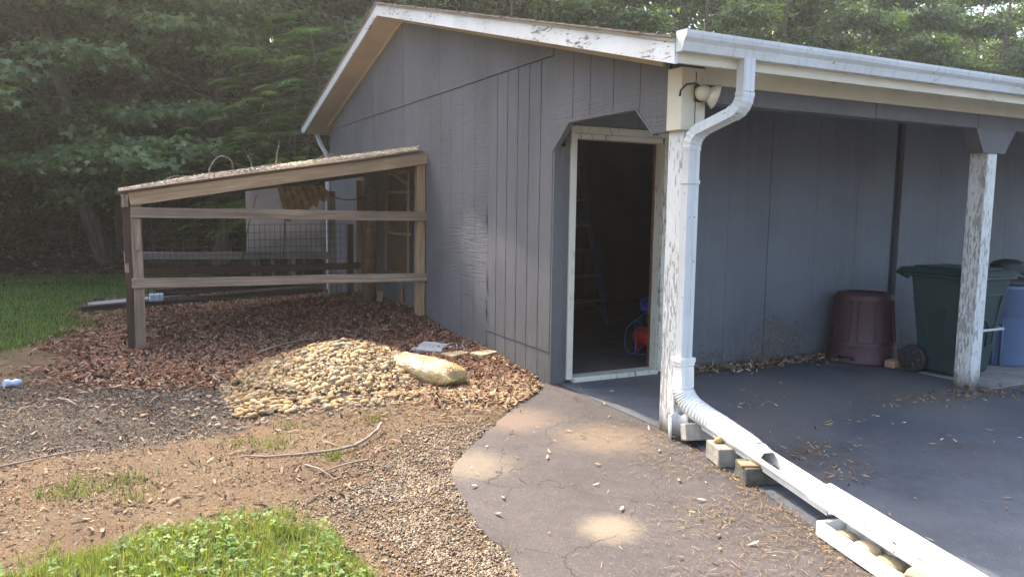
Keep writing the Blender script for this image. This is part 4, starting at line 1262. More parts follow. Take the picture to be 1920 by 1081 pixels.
def trough(name, p0, p1, w, h, label, cat='gutter', ribs=False, closed=False, thick=.006, roll=0.0, mat='white_clean'):
    p0, p1 = Vector(p0), Vector(p1); d = p1-p0; Ln = d.length; x = d.normalized(); z = Vector((0, 0, 1)); y = z.cross(x).normalized(); z = x.cross(y)
    if closed:
        poly = [(-w/2, 0), (w/2, 0), (w/2, h*.25), (w/2-.004, h*.3), (w/2-.004, h*.42), (w/2, h*.47), (w/2, h*.55), (w/2-.004, h*.6), (w/2-.004, h*.7), (w/2, h*.75), (w/2, h-.006), (w/2-.006, h), (-w/2+.006, h), (-w/2, h-.006), (-w/2, h*.75), (-w/2+.004, h*.7), (-w/2+.004, h*.6), (-w/2, h*.55), (-w/2, h*.47), (-w/2+.004, h*.42), (-w/2+.004, h*.3), (-w/2, h*.25)]
    else:
        t = thick
        poly = [(-w/2-.014, h), (-w/2-.014, h-.016), (-w/2, h-.02), (-w/2*.86, h*.5), (-w/2*.8, 0), (w/2*.8, 0), (w/2*.86, h*.5), (w/2, h-.02), (w/2+.014, h-.016), (w/2+.014, h), (w/2-t, h), (w/2*.86-t, h*.52), (w/2*.8-t, t), (-w/2*.8+t, t), (-w/2*.86+t, h*.52), (-w/2+t, h)]
    mb = MB(); n_ = len(poly)
    vs = [(0, a, b_) for a, b_ in poly]+[(Ln, a, b_) for a, b_ in poly]
    if closed: fs = [(i, n_+i, n_+(i+1) % n_, (i+1) % n_) for i in range(n_)]+[tuple(range(n_)), tuple(range(n_, 2*n_))[::-1]]
    else: fs = [(i, n_+i, n_+(i+1) % n_, (i+1) % n_) for i in range(n_)]
    mb.add(vs, fs)
    o = mb.build(name, M[mat]); mw = Matrix((x, y, z)).transposed().to_4x4() @ Matrix.Rotation(roll, 4, 'X'); mw.translation = p0; o.matrix_basis = mw
    return tag(o, label, cat)
trough('gutter_trough', (.075, -.19, .118), (-.225, -1.46, .062), .118, .066, 'open white gutter channel carrying runoff from the corrugated pipe over the blocks')
cv = trough('downspout_cover', (-.262, -1.395, .132), (-.636, -2.85, .112), .125, .06, 'closed ribbed white downspout length lying over the far end of the gutter channel', 'downspout', closed=True)
# a low white planter tray with stones beside it
tray = thing('planter_tray', 'long shallow white planter tray of stones lying along the driveway seam', 'tray', (-.5, -1.9, .01))
p0, p1 = Vector((-.25, -1.534, .012)), Vector((-.58, -2.84, .012)); d = (p1-p0).normalized(); sd_ = Vector((d.y, -d.x, 0)).normalized()
if sd_.x > 0: sd_ = -sd_
W_ = .15
def T(l, s, z): q = p0+d*l+sd_*s; return (q.x, q.y, .012+z)
Ln = (p1-p0).length
for (l0, l1, s0, s1, nm) in ((0, Ln, W_-.022, W_, 'side_wall'), (0, Ln, -.01, .012, 'side_wall'), (.0, .022, .013, W_-.023, 'end_wall'), (Ln-.022, Ln, .013, W_-.023, 'end_wall'), (.023, Ln-.023, .013, W_-.023, 'base')):
    h = .07 if nm != 'base' else .008
    mb = MB(); mb.add([T(l0, s0, 0), T(l1, s0, 0), T(l1, s1, 0), T(l0, s1, 0), T(l0, s0, h), T(l1, s0, h), T(l1, s1, h), T(l0, s1, h)], [(0,3,2,1),(4,5,6,7),(0,1,5,4),(1,2,6,5),(2,3,7,6),(3,0,4,7)])
    mb.build(nm, M['white_clean'], tray, bevel=.006, bseg=2)
st_m = m_plain('mossy_stone', (.22, .19, .12), .9, .4, 10, .6); ye_m = m_plain('ochre_stone', (.42, .27, .09), .85, .3, 10, .5); ta_m = m_plain('tan_stone', (.45, .36, .24), .9, .25, 9, .5)
for (l, s, r_, mt_, lab) in ((.12, .075, .05, st_m, 'mossy grey stone at the near end of the white tray'), (.24, .07, .055, ta_m, 'pale grey tan stone, second in the white tray'), (.38, .07, .06, st_m, 'long mossy stone in the middle of the white tray'),
                             (.46, .095, .035, ye_m, 'small ochre stone in the white tray'), (.58, .065, .065, st_m, 'dark mossy stone farthest along the white tray'), (.78, .07, .06, ta_m, 'tan stone in the tray at the picture edge')):
    V_, F_ = PV[int(l*100) % 6]
    me = bpy.data.meshes.new('stone'); me.from_pydata((V_*np.array([r_*1.35, r_*.8, r_*.62])).tolist(), [], F_.tolist()); me.polygons.foreach_set('use_smooth', [True]*len(me.polygons)); me.materials.append(mt_)
    o = bpy.data.objects.new('stone', me); COL.objects.link(o); q = T(l, s, .008+r_*.5); o.location = q; o.rotation_euler = (0, 0, math.atan2(d.y, d.x)+.2)
    su = o.modifiers.new('s', 'SUBSURF'); su.levels = 1; su.render_levels = 1
    tag(o, lab, 'stone')
paver((-.50, -2.10, .0853), .3, .16, .12, .045, tan_b, 'flat tan block laid across the white tray under the downspout length', .004, 'block', 'block')

# concrete blocks carrying the channel
blk_a = m_plain('pitted_grey_block', (.24, .22, .18), .95, .35, 16, .9, bscale=40)
paver((-.01, -.57, .009), -.27, .29, .19, .108, blk_a, 'pale topped concrete block under the white channel, middle one of three', .008, 'block', 'block')
paver((-.075, -.87, .009), -.35, .30, .17, .092, m_plain('dark_pitted_block', (.10, .09, .07), .95, .5, 14, 1.0, bscale=40), 'dark pitted block under the channel, farthest of three from the post', .014, 'block', 'block')
o = plank('wood_shim', (-.22, -.83, .106), (-.10, -.89, .106), .08, .012, M['w_tan']); tag(o, 'thin tan wood shim on top of the dark pitted block', 'shim')
o = paver((.045, -.22, .03), -.3, .24, .14, .105, M['block'], 'grey concrete block tipped on edge at the foot of the corner post', .008, 'block', 'block', tilt=-.3)
# broken white plastic elbow behind it
mb = MB(); pa = []
for i in range(9):
    a = -1.1+i*.30; pa.append((a,))
vs = []
for i in range(9):
    a = -.2+i*.42
    for z in (0, .07, .14):
        vs.append((-.02+.062*math.cos(a), -.085+.07*math.sin(a)*1.0, .012+z+.012*math.sin(i*2.1)))
mb.add(vs, [(i*3+j, (i+1)*3+j, (i+1)*3+j+1, i*3+j+1) for i in range(8) for j in range(2)], 0, True)
o = mb.build('broken_elbow', M['white_clean']); so = o.modifiers.new('t', 'SOLIDIFY'); so.thickness = .005
tag(o, 'cracked white plastic gutter elbow lying at the foot of the corner post', 'gutter elbow')
V_, F_ = PV[2]
me = bpy.data.meshes.new('stone'); me.from_pydata((V_*np.array([.04, .022, .02])).tolist(), [], F_.tolist()); me.materials.append(ye_m); me.polygons.foreach_set('use_smooth', [True]*len(me.polygons))
o = bpy.data.objects.new('stone', me); COL.objects.link(o); o.location = (-.085, -.52, .133); tag(o, 'little ochre stone sitting on the pale topped block under the channel', 'stone')

# crushed can in the dirt
mb = MB(); mb.tube([(-.06, 0, .033), (-.03, .004, .034), (-.005, .002, .03), (.02, -.004, .036), (.058, 0, .034)], [.031, .033, .024, .032, .026], 12)
o = mb.build('drink_can', m_plain('pale_can', (.45, .50, .62), .35, .2)); o.location = (-3.93, 3.36, gz(-3.93, 3.36)-.004); o.rotation_euler = (0, .1, .35); tag(o, 'crumpled pale blue drink can on the dark dirt at left', 'can')

# fallen sticks
M['stick'] = m_plain('dead_stick', (.22, .17, .13), .9, .35, 20, .6)
def stick(pts, r, label):
    P_ = [Vector((x, y, gz(x, y)+z)) for x, y, z in pts]
    P_ = catmull(P_, 4); r *= .72
    rr = [r*(1-.6*i/len(P_)) for i in range(len(P_))]
    P_ = [p+Vector((rnd.uniform(-1, 1), rnd.uniform(-1, 1), rnd.uniform(-.4, .4)))*r*.5 for p in P_]
    mb = MB(); mb.tube(P_, rr, 6); o = mb.build('stick', M['stick']); return tag(o, label, 'stick')
stick([(-1.66, .84, .05), (-1.80, .66, .03), (-1.97, .50, .025), (-2.15, .53, .015), (-2.36, .58, .012), (-2.55, .66, .01)], .016, 'long bent grey branch lying on the tan dirt left of the tarmac')
stick([(-1.92, .25, .02), (-2.08, .24, .015), (-2.24, .17, .012)], .009, 'short straight twig on the dirt in front of the bent branch')
stick([(-2.26, .34, .015), (-2.20, .20, .02), (-2.16, .08, .01)], .008, 'thin twig crossing the short straight twig')
stick([(-3.75, 1.05, .015), (-3.5, 1.16, .02), (-3.25, 1.32, .015)], .009, 'curved pale stick at the edge of the dark soil')
stick([(-3.55, 2.38, .03), (-3.48, 2.2, .03), (-3.42, 2.05, .02)], .014, 'stubby grey stick on the dark soil heap')
stick([(-1.25, 1.05, .012), (-1.1, .9, .012), (-1.12, .72, .01)], .006, 'dark twig on the tan dirt near the tarmac edge')
stick([(-2.0, 3.6, .05), (-1.7, 3.9, .06), (-1.35, 4.1, .06)], .018, 'dark bent branch half buried in the mulch behind the pebbles')
stick([(-.72, .55, .012), (-.60, .46, .016), (-.52, .38, .012)], .006, 'thin dark twig on the brown tarmac')
stick([(-1.0, -.55, .012), (-.88, -.62, .02), (-.78, -.70, .012)], .008, 'dry twig on the tarmac left of the pitted block')

# ------------------------------------------------------------------ scatter of small stuff (one mesh each)
def frames(n, tilt, r=rng):
    yaw_ = r.uniform(0, 2*np.pi, n); tl = r.normal(0, tilt, n); tl2 = r.normal(0, tilt, n)
    X = np.stack([np.cos(yaw_)*np.cos(tl), np.sin(yaw_)*np.cos(tl), np.sin(tl)], 1)
    Y0 = np.stack([-np.sin(yaw_), np.cos(yaw_), np.zeros(n)], 1)
    Z0 = np.cross(X, Y0)
    Y = Y0*np.cos(tl2)[:, None]+Z0*np.sin(tl2)[:, None]
    Z = np.cross(X, Y)
    return X, Y, Z
def stamp(P, X, Y, Z, S, shape, tris):
    """shape (k,3) in local axes, S (n,3) scales"""
    k = len(shape); n = len(P)
    V = P[:, None, :] + X[:, None, :]*(shape[None, :, 0:1]*S[:, None, 0:1]) + Y[:, None, :]*(shape[None, :, 1:2]*S[:, None, 1:2]) + Z[:, None, :]*(shape[None, :, 2:3]*S[:, None, 2:3])
    F = (np.arange(n)*k)[:, None, None]+np.array(tris)[None]
    return V.reshape(-1, 3), F.reshape(-1, len(tris[0]))
CHIP = np.array([(-1, 0, .0), (-.35, -.45, .10), (.45, -.4, .08), (1, 0, .35), (.4, .42, .12), (-.4, .45, .0), (0, 0, .28)])
CHIP_T = [(6, 0, 1), (6, 1, 2), (6, 2, 3), (6, 3, 4), (6, 4, 5), (6, 5, 0)]
BLADE = np.array([(-.5, 0, 0), (.5, 0, 0), (-.36, .12, .5), (.36, .12, .5), (0, .42, 1.0)])
BLADE_T = [(0, 1, 3), (0, 3, 2), (2, 3, 4)]
OCT = np.array([(1, 0, 0), (-1, 0, 0), (0, 1, 0), (0, -1, 0), (0, 0, 1), (0, 0, -1), ])
OCT_T = [(0, 2, 4), (2, 1, 4), (1, 3, 4), (3, 0, 4), (2, 0, 5), (1, 2, 5), (3, 1, 5), (0, 3, 5)]
STRAW = np.array([(-1, -1, 0), (-1, 1, 0), (0, 1, .5), (0, -1, .5), (1, 1, 0), (1, -1, 0)])
STRAW_T = [(0, 3, 2), (0, 2, 1), (3, 5, 4), (3, 4, 2)]
def pick(pal, n, lo=.7, hi=1.25):
    pal = np.array(pal); return pal[rng.integers(0, len(pal), n)]*rng.uniform(lo, hi, n)[:, None]
def scatter(name, P, size, asp, shape, tris, pal, mat, tilt=.35, thick=None, lift=.008, lo=.7, hi=1.25, cols=None, stand=False):
    n = len(P); X, Y, Z = frames(n, tilt)
    S = np.stack([size, size*asp, size if thick is None else size*thick], 1)
    P = P.copy(); P[:, 2] += lift
    V, F = stamp(P, X, Y, Z, S, shape, tris)
    c = pick(pal, n, lo, hi) if cols is None else cols
    o = np_mesh(name, V, F, mat, cols=np.repeat(c, len(shape), 0))
    return tag(o, kind='stuff')
def points(n, x0, x1, y0, y1, dens):
    """rejection sampled ground points"""
    out = []
    tot = 0
    while tot < n:
        x = rng.uniform(x0, x1, n*2); y = rng.uniform(y0, y1, n*2)
        k = rng.random(n*2) < dens(x, y)
        x, y = x[k], y[k]
        out.append(np.stack([x, y, ground_z(x, y)], 1)); tot += len(x)
        if len(out) > 60: break
    return np.concatenate(out)[:n]
def onground(x, y):
    return ((x < edge_x(np.clip(y, -12, 1.6))-.0) | (y > 1.62)) & ~((x > -.02) & (y > 1.5) & (y < 8.9))
MUL = [(.16, .075, .042), (.21, .105, .058), (.10, .048, .030), (.25, .15, .095), (.075, .042, .030), (.21, .085, .042), (.15, .085, .055), (.30, .21, .15)]
def d_mulch(x, y):
    return mulch_mask(x, y)*onground(x, y)*(pile_h(x, y) < .03)*(y < 9)*np.clip(1.15-.09*(y-2), .35, 1)
P = points(46000, -4.0, 0, 1.7, 9, d_mulch); P[:, 2] += rng.uniform(0, .03, len(P))
o = scatter('leaf_mulch', P, rng.uniform(.018, .046, len(P)), .62, CHIP, CHIP_T, MUL, M['litter'], .42); 
# paler sun-bleached leaves near the tarmac and round the bag
PAL = [(.27, .18, .098), (.21, .124, .064), (.32, .235, .145), (.165, .09, .049), (.26, .195, .13), (.20, .10, .05), (.12, .07, .045)]
def d_pale(x, y):
    nb = fbm(x, y, .5)
    return onground(x, y)*sstep(-1.6, -.5, x+.8*(nb-.5))*sstep(3.2, 2.2, y)*sstep(.4, 1.4, y+x*.4)*(pile_h(x, y) < .02)
P = points(5200, -2.2, 0, .4, 3.2, d_pale); scatter('bleached_leaves', P, rng.uniform(.012, .04, len(P)), .6, CHIP, CHIP_T, PAL, M['litter'], .38, lift=.02)
# crumbs, bark bits and clods over the bare dirt
DRT = [(.19, .127, .08), (.125, .08, .05), (.25, .18, .12), (.08, .05, .034), (.16, .10, .06), (.28, .215, .15), (.22, .135, .078)]
def d_dirt(x, y): return onground(x, y)*(1-grass_mask(x, y))*(.35+.65*(fbm(x, y, .4) > .5))*np.clip(1.2-.18*(y+1), .25, 1)
P = points(42000, -5.2, .0, -1.6, 5.0, d_dirt); scatter('dirt_crumbs', P, rng.uniform(.003, .010, len(P))*rng.choice([1, 1, 1, 1, 1.8], len(P)), .6, CHIP, CHIP_T, DRT, M['litter'], .5, lift=.004)
SOI = [(.085, .064, .05), (.055, .042, .033), (.14, .115, .094), (.04, .03, .024), (.19, .17, .15)]
P = points(26000, -5.4, -1.9, .9, 4.6, lambda x, y: soil_mask(x, y)*(.4+.6*(fbm(x, y, .3) > .45))); scatter('soil_litter', P, rng.uniform(.004, .015, len(P)), .5, CHIP, CHIP_T, SOI, M['litter'], .5, lift=.006)
# bark and wood splinters
P = points(650, -4.6, -.3, -.2, 4.5, lambda x, y: onground(x, y)*(1-grass_mask(x, y))*(pile_h(x, y) < .02)); scatter('wood_splinters', P, rng.uniform(.012, .05, len(P)), .16, STRAW, STRAW_T, [(.15, .105, .075), (.10, .07, .05), (.21, .16, .12), (.07, .05, .038)], M['litter'], .18, thick=.25, lift=.012)
# crushed stone along the tarmac edge
GRV = [(.19, .138, .088), (.235, .175, .115), (.155, .112, .074), (.265, .205, .14), (.115, .085, .06), (.20, .155, .11)]
def d_grav(x, y):
    d_ = edge_x(np.clip(y, -12, 1.6))-x + (fbm(x, y, .45)-.5)*.9
    return onground(x, y)*sstep(.85, .2, d_)*(.35+.65*(fbm(x+5, y, .22) > .46))*sstep(1.0, .2, y)*np.where(y < .9, 1, .0)
P = points(20000, -2.9, -1.0, -2.0, 1.0, d_grav); s_ = .0035+.010*rng.random(len(P))**2.5; scatter('crushed_stone', P, s_, .8, OCT, OCT_T, GRV, M['stone'], .6, thick=.6, lift=.004)
P = points(4200, -5.0, -.3, -.3, 3.9, lambda x, y: onground(x, y)*(1-inpoly(x, y, LAWN_FRONT))*np.clip(.12+.8*sstep(.3, 2.8, y)*(fbm(x-7, y, .5) > .45)+.5*(fbm(x, y+5, .3) > .58), 0, 1)*(pile_h(x, y) < .02)); scatter('brown_leaf_bits', P, .006+.026*rng.random(len(P))**1.8, .55, CHIP, CHIP_T, [(.16, .092, .056), (.11, .06, .038), (.22, .145, .09), (.075, .046, .032), (.27, .195, .13)], M['litter'], .3, lift=.008)
P = points(700, -2.4, -.6, 1.7, 3.5, lambda x, y: (pile_h(x, y) > .0)*np.clip(1.1-3.2*pile_h(x, y), .1, 1)); P[:, 2] = np.maximum(P[:, 2], 0)+pile_h(P[:, 0], P[:, 1])+.018
scatter('leaves_on_pile', P, rng.uniform(.010, .032, len(P)), .55, CHIP, CHIP_T, [(.15, .085, .05), (.10, .055, .035), (.21, .14, .09)], M['litter'], .35, lift=.008)
# small stones strewn round the mound
P = points(420, -2.9, -.5, 1.3, 3.4, lambda x, y: onground(x, y)*np.exp(-(((x-PILE[0])/1.2)**2+((y-PILE[1])/1.15)**2))*(pile_h(x, y) < .01)); scatter('strewn_stones', P, rng.uniform(.012, .034, len(P)), .8, OCT, OCT_T, [(.24, .19, .135), (.17, .15, .125), (.28, .21, .13)], M['stone'], .5, thick=.6, lift=.006)

# grass: foreground patch of blades and clover, far lawn, weeds
GR = [(.14, .205, .035), (.175, .235, .04), (.11, .17, .03), (.22, .255, .05), (.26, .24, .075), (.30, .25, .12)]
def grass(name, P, h, w, pal, lean=.35, spread=1.0):
    n = len(P); yaw_ = rng.uniform(0, 2*np.pi, n)
    X = np.stack([np.cos(yaw_), np.sin(yaw_), np.zeros(n)], 1)
    lz = rng.normal(0, lean, n)
    Yh = np.stack([-np.sin(yaw_), np.cos(yaw_), np.zeros(n)], 1)
    Z = Yh*np.sin(lz)[:, None]+np.array([0, 0, 1.0])[None]*np.cos(lz)[:, None]
    Y = np.cross(Z, X)
    V, F = stamp(P, X, Y, Z, np.stack([w, h*rng.uniform(.3, 1.2, n)*spread, h], 1), BLADE, BLADE_T)
    c = pick(pal, n)
    o = np_mesh(name, V, F, M['grassm'], cols=np.repeat(c, 5, 0)); return tag(o, kind='stuff')
def d_front(x, y):
    nb = (fbm(x, y, .3)-.5); n2 = fbm(x+9, y-4, .16)
    core = inpoly(x+nb*.3, y+nb*.3+.15, LAWN_FRONT).astype(float); rim = inpoly(x+nb*.3, y+nb*.4+.03, LAWN_FRONT).astype(float)
    return core*(.45+.55*(n2 > .45))+(1-core)*rim*.35*(n2 > .52)
P = points(50000, -4.3, -2.1, -1.5, .1, d_front); n = len(P)
grass('front_grass', P, (.018+.06*rng.random(n)**1.6)*(.6+.8*fbm(P[:, 0], P[:, 1], .2)), rng.uniform(.002, .0042, n), GR, .8)
P = points(2600, -4.3, -2.15, -1.5, .05, lambda x, y: d_front(x, y)*(fbm(x-3, y+8, .25) > .40))
# clover: three round leaflets on each stem
n = len(P); X, Y, Z = frames(n, .35); hgt = rng.uniform(.012, .06, n); lv, lf = [], []
LF = np.array([(0, 0, 0), (.5, -.5, .12), (1, -.38, .06), (1.12, 0, 0), (1, .38, .06), (.5, .5, .12)]); LT = [(0, 1, 2), (0, 2, 3), (0, 3, 4), (0, 4, 5)]
sc_ = rng.uniform(.006, .016, n); off = 0
for k in range(3):
    a = k*2.094; X2 = X*math.cos(a)+Y*math.sin(a); Y2 = -X*math.sin(a)+Y*math.cos(a)
    Q = P.copy(); Q[:, 2] += hgt
    V, F_ = stamp(Q, X2, Y2, Z, np.stack([sc_]*3, 1), LF, LT); lv.append(V); lf.append(F_+off); off += len(V)
cc = np.repeat(pick([(.12, .205, .045), (.155, .235, .055), (.09, .165, .04), (.20, .25, .075), (.17, .21, .09)], n), 6, 0)
o = np_mesh('clover', np.concatenate(lv), np.concatenate(lf), M['grassm'], cols=np.concatenate([cc]*3)); tag(o, kind='stuff')
def d_back(x, y): return grass_mask(x, y)*(y > 4)*(y < 13.6)*np.clip(1.3-.07*(y-4), .3, 1)*((x < -2.2) | (y > 8.2))
P = points(60000, -9, 2.5, 4.5, 13.6, d_back); n = len(P)
grass('far_lawn', P, rng.uniform(.03, .075, n), rng.uniform(.005, .011, n), [(.125, .205, .045), (.15, .225, .055), (.10, .17, .038), (.20, .23, .065)], .4)
WD = [(-3.39, .46, .16, 260), (-3.15, .46, .15, 200), (-3.1, .2, .10, 60), (-2.18, 1.2, .10, 60), (-1.64, 1.1, .12, 90), (-2.32, .83, .15, 120), (-2.06, .44, .12, 110), (-3.16, 3.61, .13, 120), (-2.88, 4.36, .07, 60), (-1.70, -1.05, .05, 40), (-2.5, .95, .12, 70)]
pts_ = []
for (x, y, r_, k) in WD:
    q = rng.normal(0, r_*.5, (k, 2)); pts_.append(np.stack([x+q[:, 0], y+q[:, 1], ground_z(x+q[:, 0], y+q[:, 1])], 1))
P = np.concatenate(pts_); n = len(P)
grass('weed_tufts', P, rng.uniform(.02, .07, n), rng.uniform(.003, .007, n), [(.12, .15, .035), (.17, .18, .06), (.09, .13, .03), (.20, .18, .08)], .7)

# straw, needles and leaf scraps on the tarmac
def flat_pts(n, fn):
    out = []; t = 0
    while t < n:
        q = fn(n*2); q = q[(q[:, 0] > edge_x(np.clip(q[:, 1], -12, 1.6))+.03) & (q[:, 1] < 1.53)]; out.append(q); t += len(q)
    q = np.concatenate(out)[:n]; return np.concatenate([q, np.full((n, 1), .010)], 1)
STR = [(.22, .155, .085), (.18, .115, .058), (.28, .22, .135), (.13, .08, .045), (.17, .105, .057)]
def seam_fn(n):
    t = rng.beta(1.1, 1.0, n); k = np.interp(t, np.linspace(0, 1, len(SEAM)-1), [p[0] for p in SEAM[1:]]); ky = np.interp(t, np.linspace(0, 1, len(SEAM)-1), [p[1] for p in SEAM[1:]])
    return np.stack([k-np.abs(rng.normal(.07, .09, n)), ky+rng.normal(0, .05, n)], 1)
P = flat_pts(5200, seam_fn); P = P[fbm(P[:, 0], P[:, 1], .14) > .45]; scatter('seam_litter', P, (.002+.009*rng.random(len(P))**1.8), .5, CHIP, CHIP_T, STR, M['litter'], .25, lift=.004)
clus = [(.05, -.02, .25, 500), (-.55, -1.15, .22, 600), (-.75, -1.5, .25, 500), (.55, -.62, .22, 520), (.42, -.92, .18, 420), (.9, -.72, .25, 240), (1.05, -.25, .25, 180), (2.6, -.02, .35, 420), (2.2, .1, .3, 150), (1.5, -.95, .16, 120), (1.3, .35, .2, 60), (.35, -.55, .16, 200), (-.35, -.35, .14, 160), (-.32, -.55, .16, 200), (-.3, .3, .22, 260)]
pts_ = []
for (x, y, r_, k) in clus:
    pts_.append(np.stack([x+rng.normal(0, r_, k), y+rng.normal(0, r_*.55, k), np.full(k, .012)], 1))
pts_.append(np.stack([rng.uniform(.1, 4.5, 1900), rng.uniform(-3.2, 1.3, 1900), np.full(1900, .011)], 1)); pts_.append(np.stack([rng.uniform(-1.6, .1, 170), rng.uniform(-2.2, 1.3, 170), np.full(170, .011)], 1))
P = np.concatenate(pts_); P = P[(P[:, 0] > edge_x(np.clip(P[:, 1], -12, 1.6))+.02) & (P[:, 1] < 1.5)]
scatter('dry_straw', P, rng.uniform(.005, .024, len(P)), .06, STRAW, STRAW_T, STR, M['straw'], .10, thick=.08, lift=.003)
P = flat_pts(260, lambda n: np.stack([rng.uniform(-1.6, 4.0, n), rng.uniform(-2.8, 1.4, n)], 1)); scatter('tarmac_leaves', P, rng.uniform(.010, .030, len(P)), .55, CHIP, CHIP_T, [(.34, .24, .14), (.22, .15, .10), (.46, .38, .27), (.10, .08, .06)], M['litter'], .15, lift=.004)
dr = [(2.9, -.10, .30, .07, 200), (2.3, -.05, .25, .06, 70), (3.3, -.2, .3, .06, 80), (.62, -.66, .2, .08, 60), (.45, -.95, .16, .1, 50), (1.0, .35, .2, .05, 22), (1.15, -.25, .2, .04, 26)]
P = np.concatenate([np.stack([x+rng.normal(0, a, k), y+rng.normal(0, b2, k), np.full(k, .012)], 1) for x, y, a, b2, k in dr])
scatter('leaf_drift', P, rng.uniform(.006, .030, len(P)), .5, CHIP, CHIP_T, [(.17, .11, .07), (.24, .16, .10), (.12, .08, .05), (.30, .23, .15)], M['litter'], .3, lift=.004)
P = np.stack([rng.uniform(1.3, 4.0, 1500), D-.03-np.abs(rng.normal(0, .13, 1500)), np.full(1500, .012)], 1); P[:, 2] += rng.uniform(0, .02, 1500)
scatter('wall_foot_leaves', P, rng.uniform(.012, .042, len(P)), .55, CHIP, CHIP_T, [(.16, .10, .065), (.24, .16, .10), (.10, .065, .045), (.34, .26, .18)], M['litter'], .35, lift=.006)
# litter on the shelter roof
n = 13000; x = -3.12+3.0*rng.beta(1.15, 1.0, n); y = np.where(rng.random(n) < .5, rng.uniform(4.38, 4.75, n), rng.uniform(4.4, 7.0, n))
P = np.stack([x, y, roof_z(x)+.012+rng.uniform(0, 1, n)**2*.035*sstep(-3.1, -2.4, x)], 1)
o = scatter('roof_litter', P, rng.uniform(.006, .026, n), .34, CHIP, CHIP_T, [(.56, .45, .31), (.66, .56, .41), (.42, .31, .20), (.74, .67, .54)], M['litter'], .45, lift=.006)
# twigs sticking up from the roof
def twig(pts, r, lab):
    mb = MB(); P_ = catmull([Vector(p) for p in pts], 5); mb.tube(P_, [r*(1-.6*i/len(P_)) for i in range(len(P_))], 6); o = mb.build('twig', M['stick']); tag(o, lab, 'twig')
rz = roof_z
twig([(-2.30, 4.6, rz(-2.3)), (-2.28, 4.62, rz(-2.3)+.12), (-2.18, 4.66, rz(-2.2)+.22), (-2.07, 4.66, rz(-2.1)+.16), (-2.05, 4.64, rz(-2.05)+.01)], .009, 'hoop shaped dead twig arching above the shelter roof litter')
twig([(-1.62, 4.7, rz(-1.6)), (-1.60, 4.72, rz(-1.6)+.16), (-1.57, 4.72, rz(-1.57)+.30)], .008, 'upright bare twig standing on the shelter roof right of the hoop')
twig([(-2.75, 4.55, rz(-2.7)+.02), (-2.62, 4.5, rz(-2.62)+.07), (-2.45, 4.5, rz(-2.45)+.03)], .007, 'low bare twig lying at the left end of the shelter roof')
twig([(-1.28, 4.5, rz(-1.28)+.03), (-1.12, 4.52, rz(-1.12)+.09), (-.98, 4.5, rz(-.98)+.07)], .007, 'small forked twig on the middle of the shelter roof')
twig([(-1.05, 4.5, rz(-1.05)+.03), (-1.12, 4.52, rz(-1.12)+.11), (-1.17, 4.5, rz(-1.17)+.14)], .005, 'thin twig crossing the forked twig on the shelter roof')
twig([(-2.1, 4.45, rz(-2.1)+.03), (-1.85, 4.48, rz(-1.85)+.05), (-1.62, 4.44, rz(-1.62)+.06)], .016, 'thick pale stick lying on the shelter roof litter')
twig([(-.55, 4.6, rz(-.55)), (-.45, 4.62, rz(-.45)+.06), (-.33, 4.6, rz(-.33)+.10)], .005, 'spindly twig near the wall end of the shelter roof')
twig([(-1.88, 4.7, rz(-1.88)), (-1.86, 4.72, rz(-1.88)+.10), (-1.90, 4.72, rz(-1.88)+.2)], .006, 'short upright twig between the hoop twig and the tall one')

# ------------------------------------------------------------------ trees
MAPLE = np.array([(0, 0, 0), (.18, -.34, .03), (.55, -.62, .02), (.50, -.22, .06), (1.0, 0, -.10), (.50, .22, .06), (.55, .62, .02), (.18, .34, .03)])
MAPLE_T = [(0, 1, 3), (1, 2, 3), (0, 3, 5), (3, 4, 5), (0, 5, 7), (7, 5, 6)]
OVAL = np.array([(0, 0, 0), (.5, -.30, .06), (1, 0, -.06), (.5, .30, .06)]); OVAL_T = [(0, 1, 2), (0, 2, 3)]
def leaf_mesh(name, P, out, size, shape, tris, pal, droop=.45, flat=.35, r=rng):
    """leaves at P pointing roughly along 'out', blades near-horizontal, drooping at the tip"""
    n = len(P)
    oh = out.copy(); oh[:, 2] = 0
    oh /= np.maximum(np.linalg.norm(oh, axis=1), .05)[:, None]
    nz = oh*r.uniform(.1, 1.1, n)[:, None]*droop*2 + np.array([0, 0, .75])[None] + r.normal(0, flat, (n, 3))
    nz /= np.linalg.norm(nz, axis=1)[:, None]
    d = oh*.7 - np.array([0, 0, 1.0])[None]*droop*1.6 + r.normal(0, .55, (n, 3))
    d -= nz*(d*nz).sum(1)[:, None]; d /= np.linalg.norm(d, axis=1)[:, None]
    Y = np.cross(nz, d)
    Z = np.cross(d, Y)
    V, F = stamp(P, d, Y, Z, np.stack([size]*3, 1), shape, tris)
    c = np.array(pal)[r.integers(0, len(pal), n)]*r.uniform(.7, 1.3, n)[:, None]
    me = bpy.data.meshes.new(name)
    o = np_mesh(name, V, F, M['leaf'], cols=np.repeat(c, len(shape), 0))
    me = o.data; bpy.data.objects.remove(o); return me
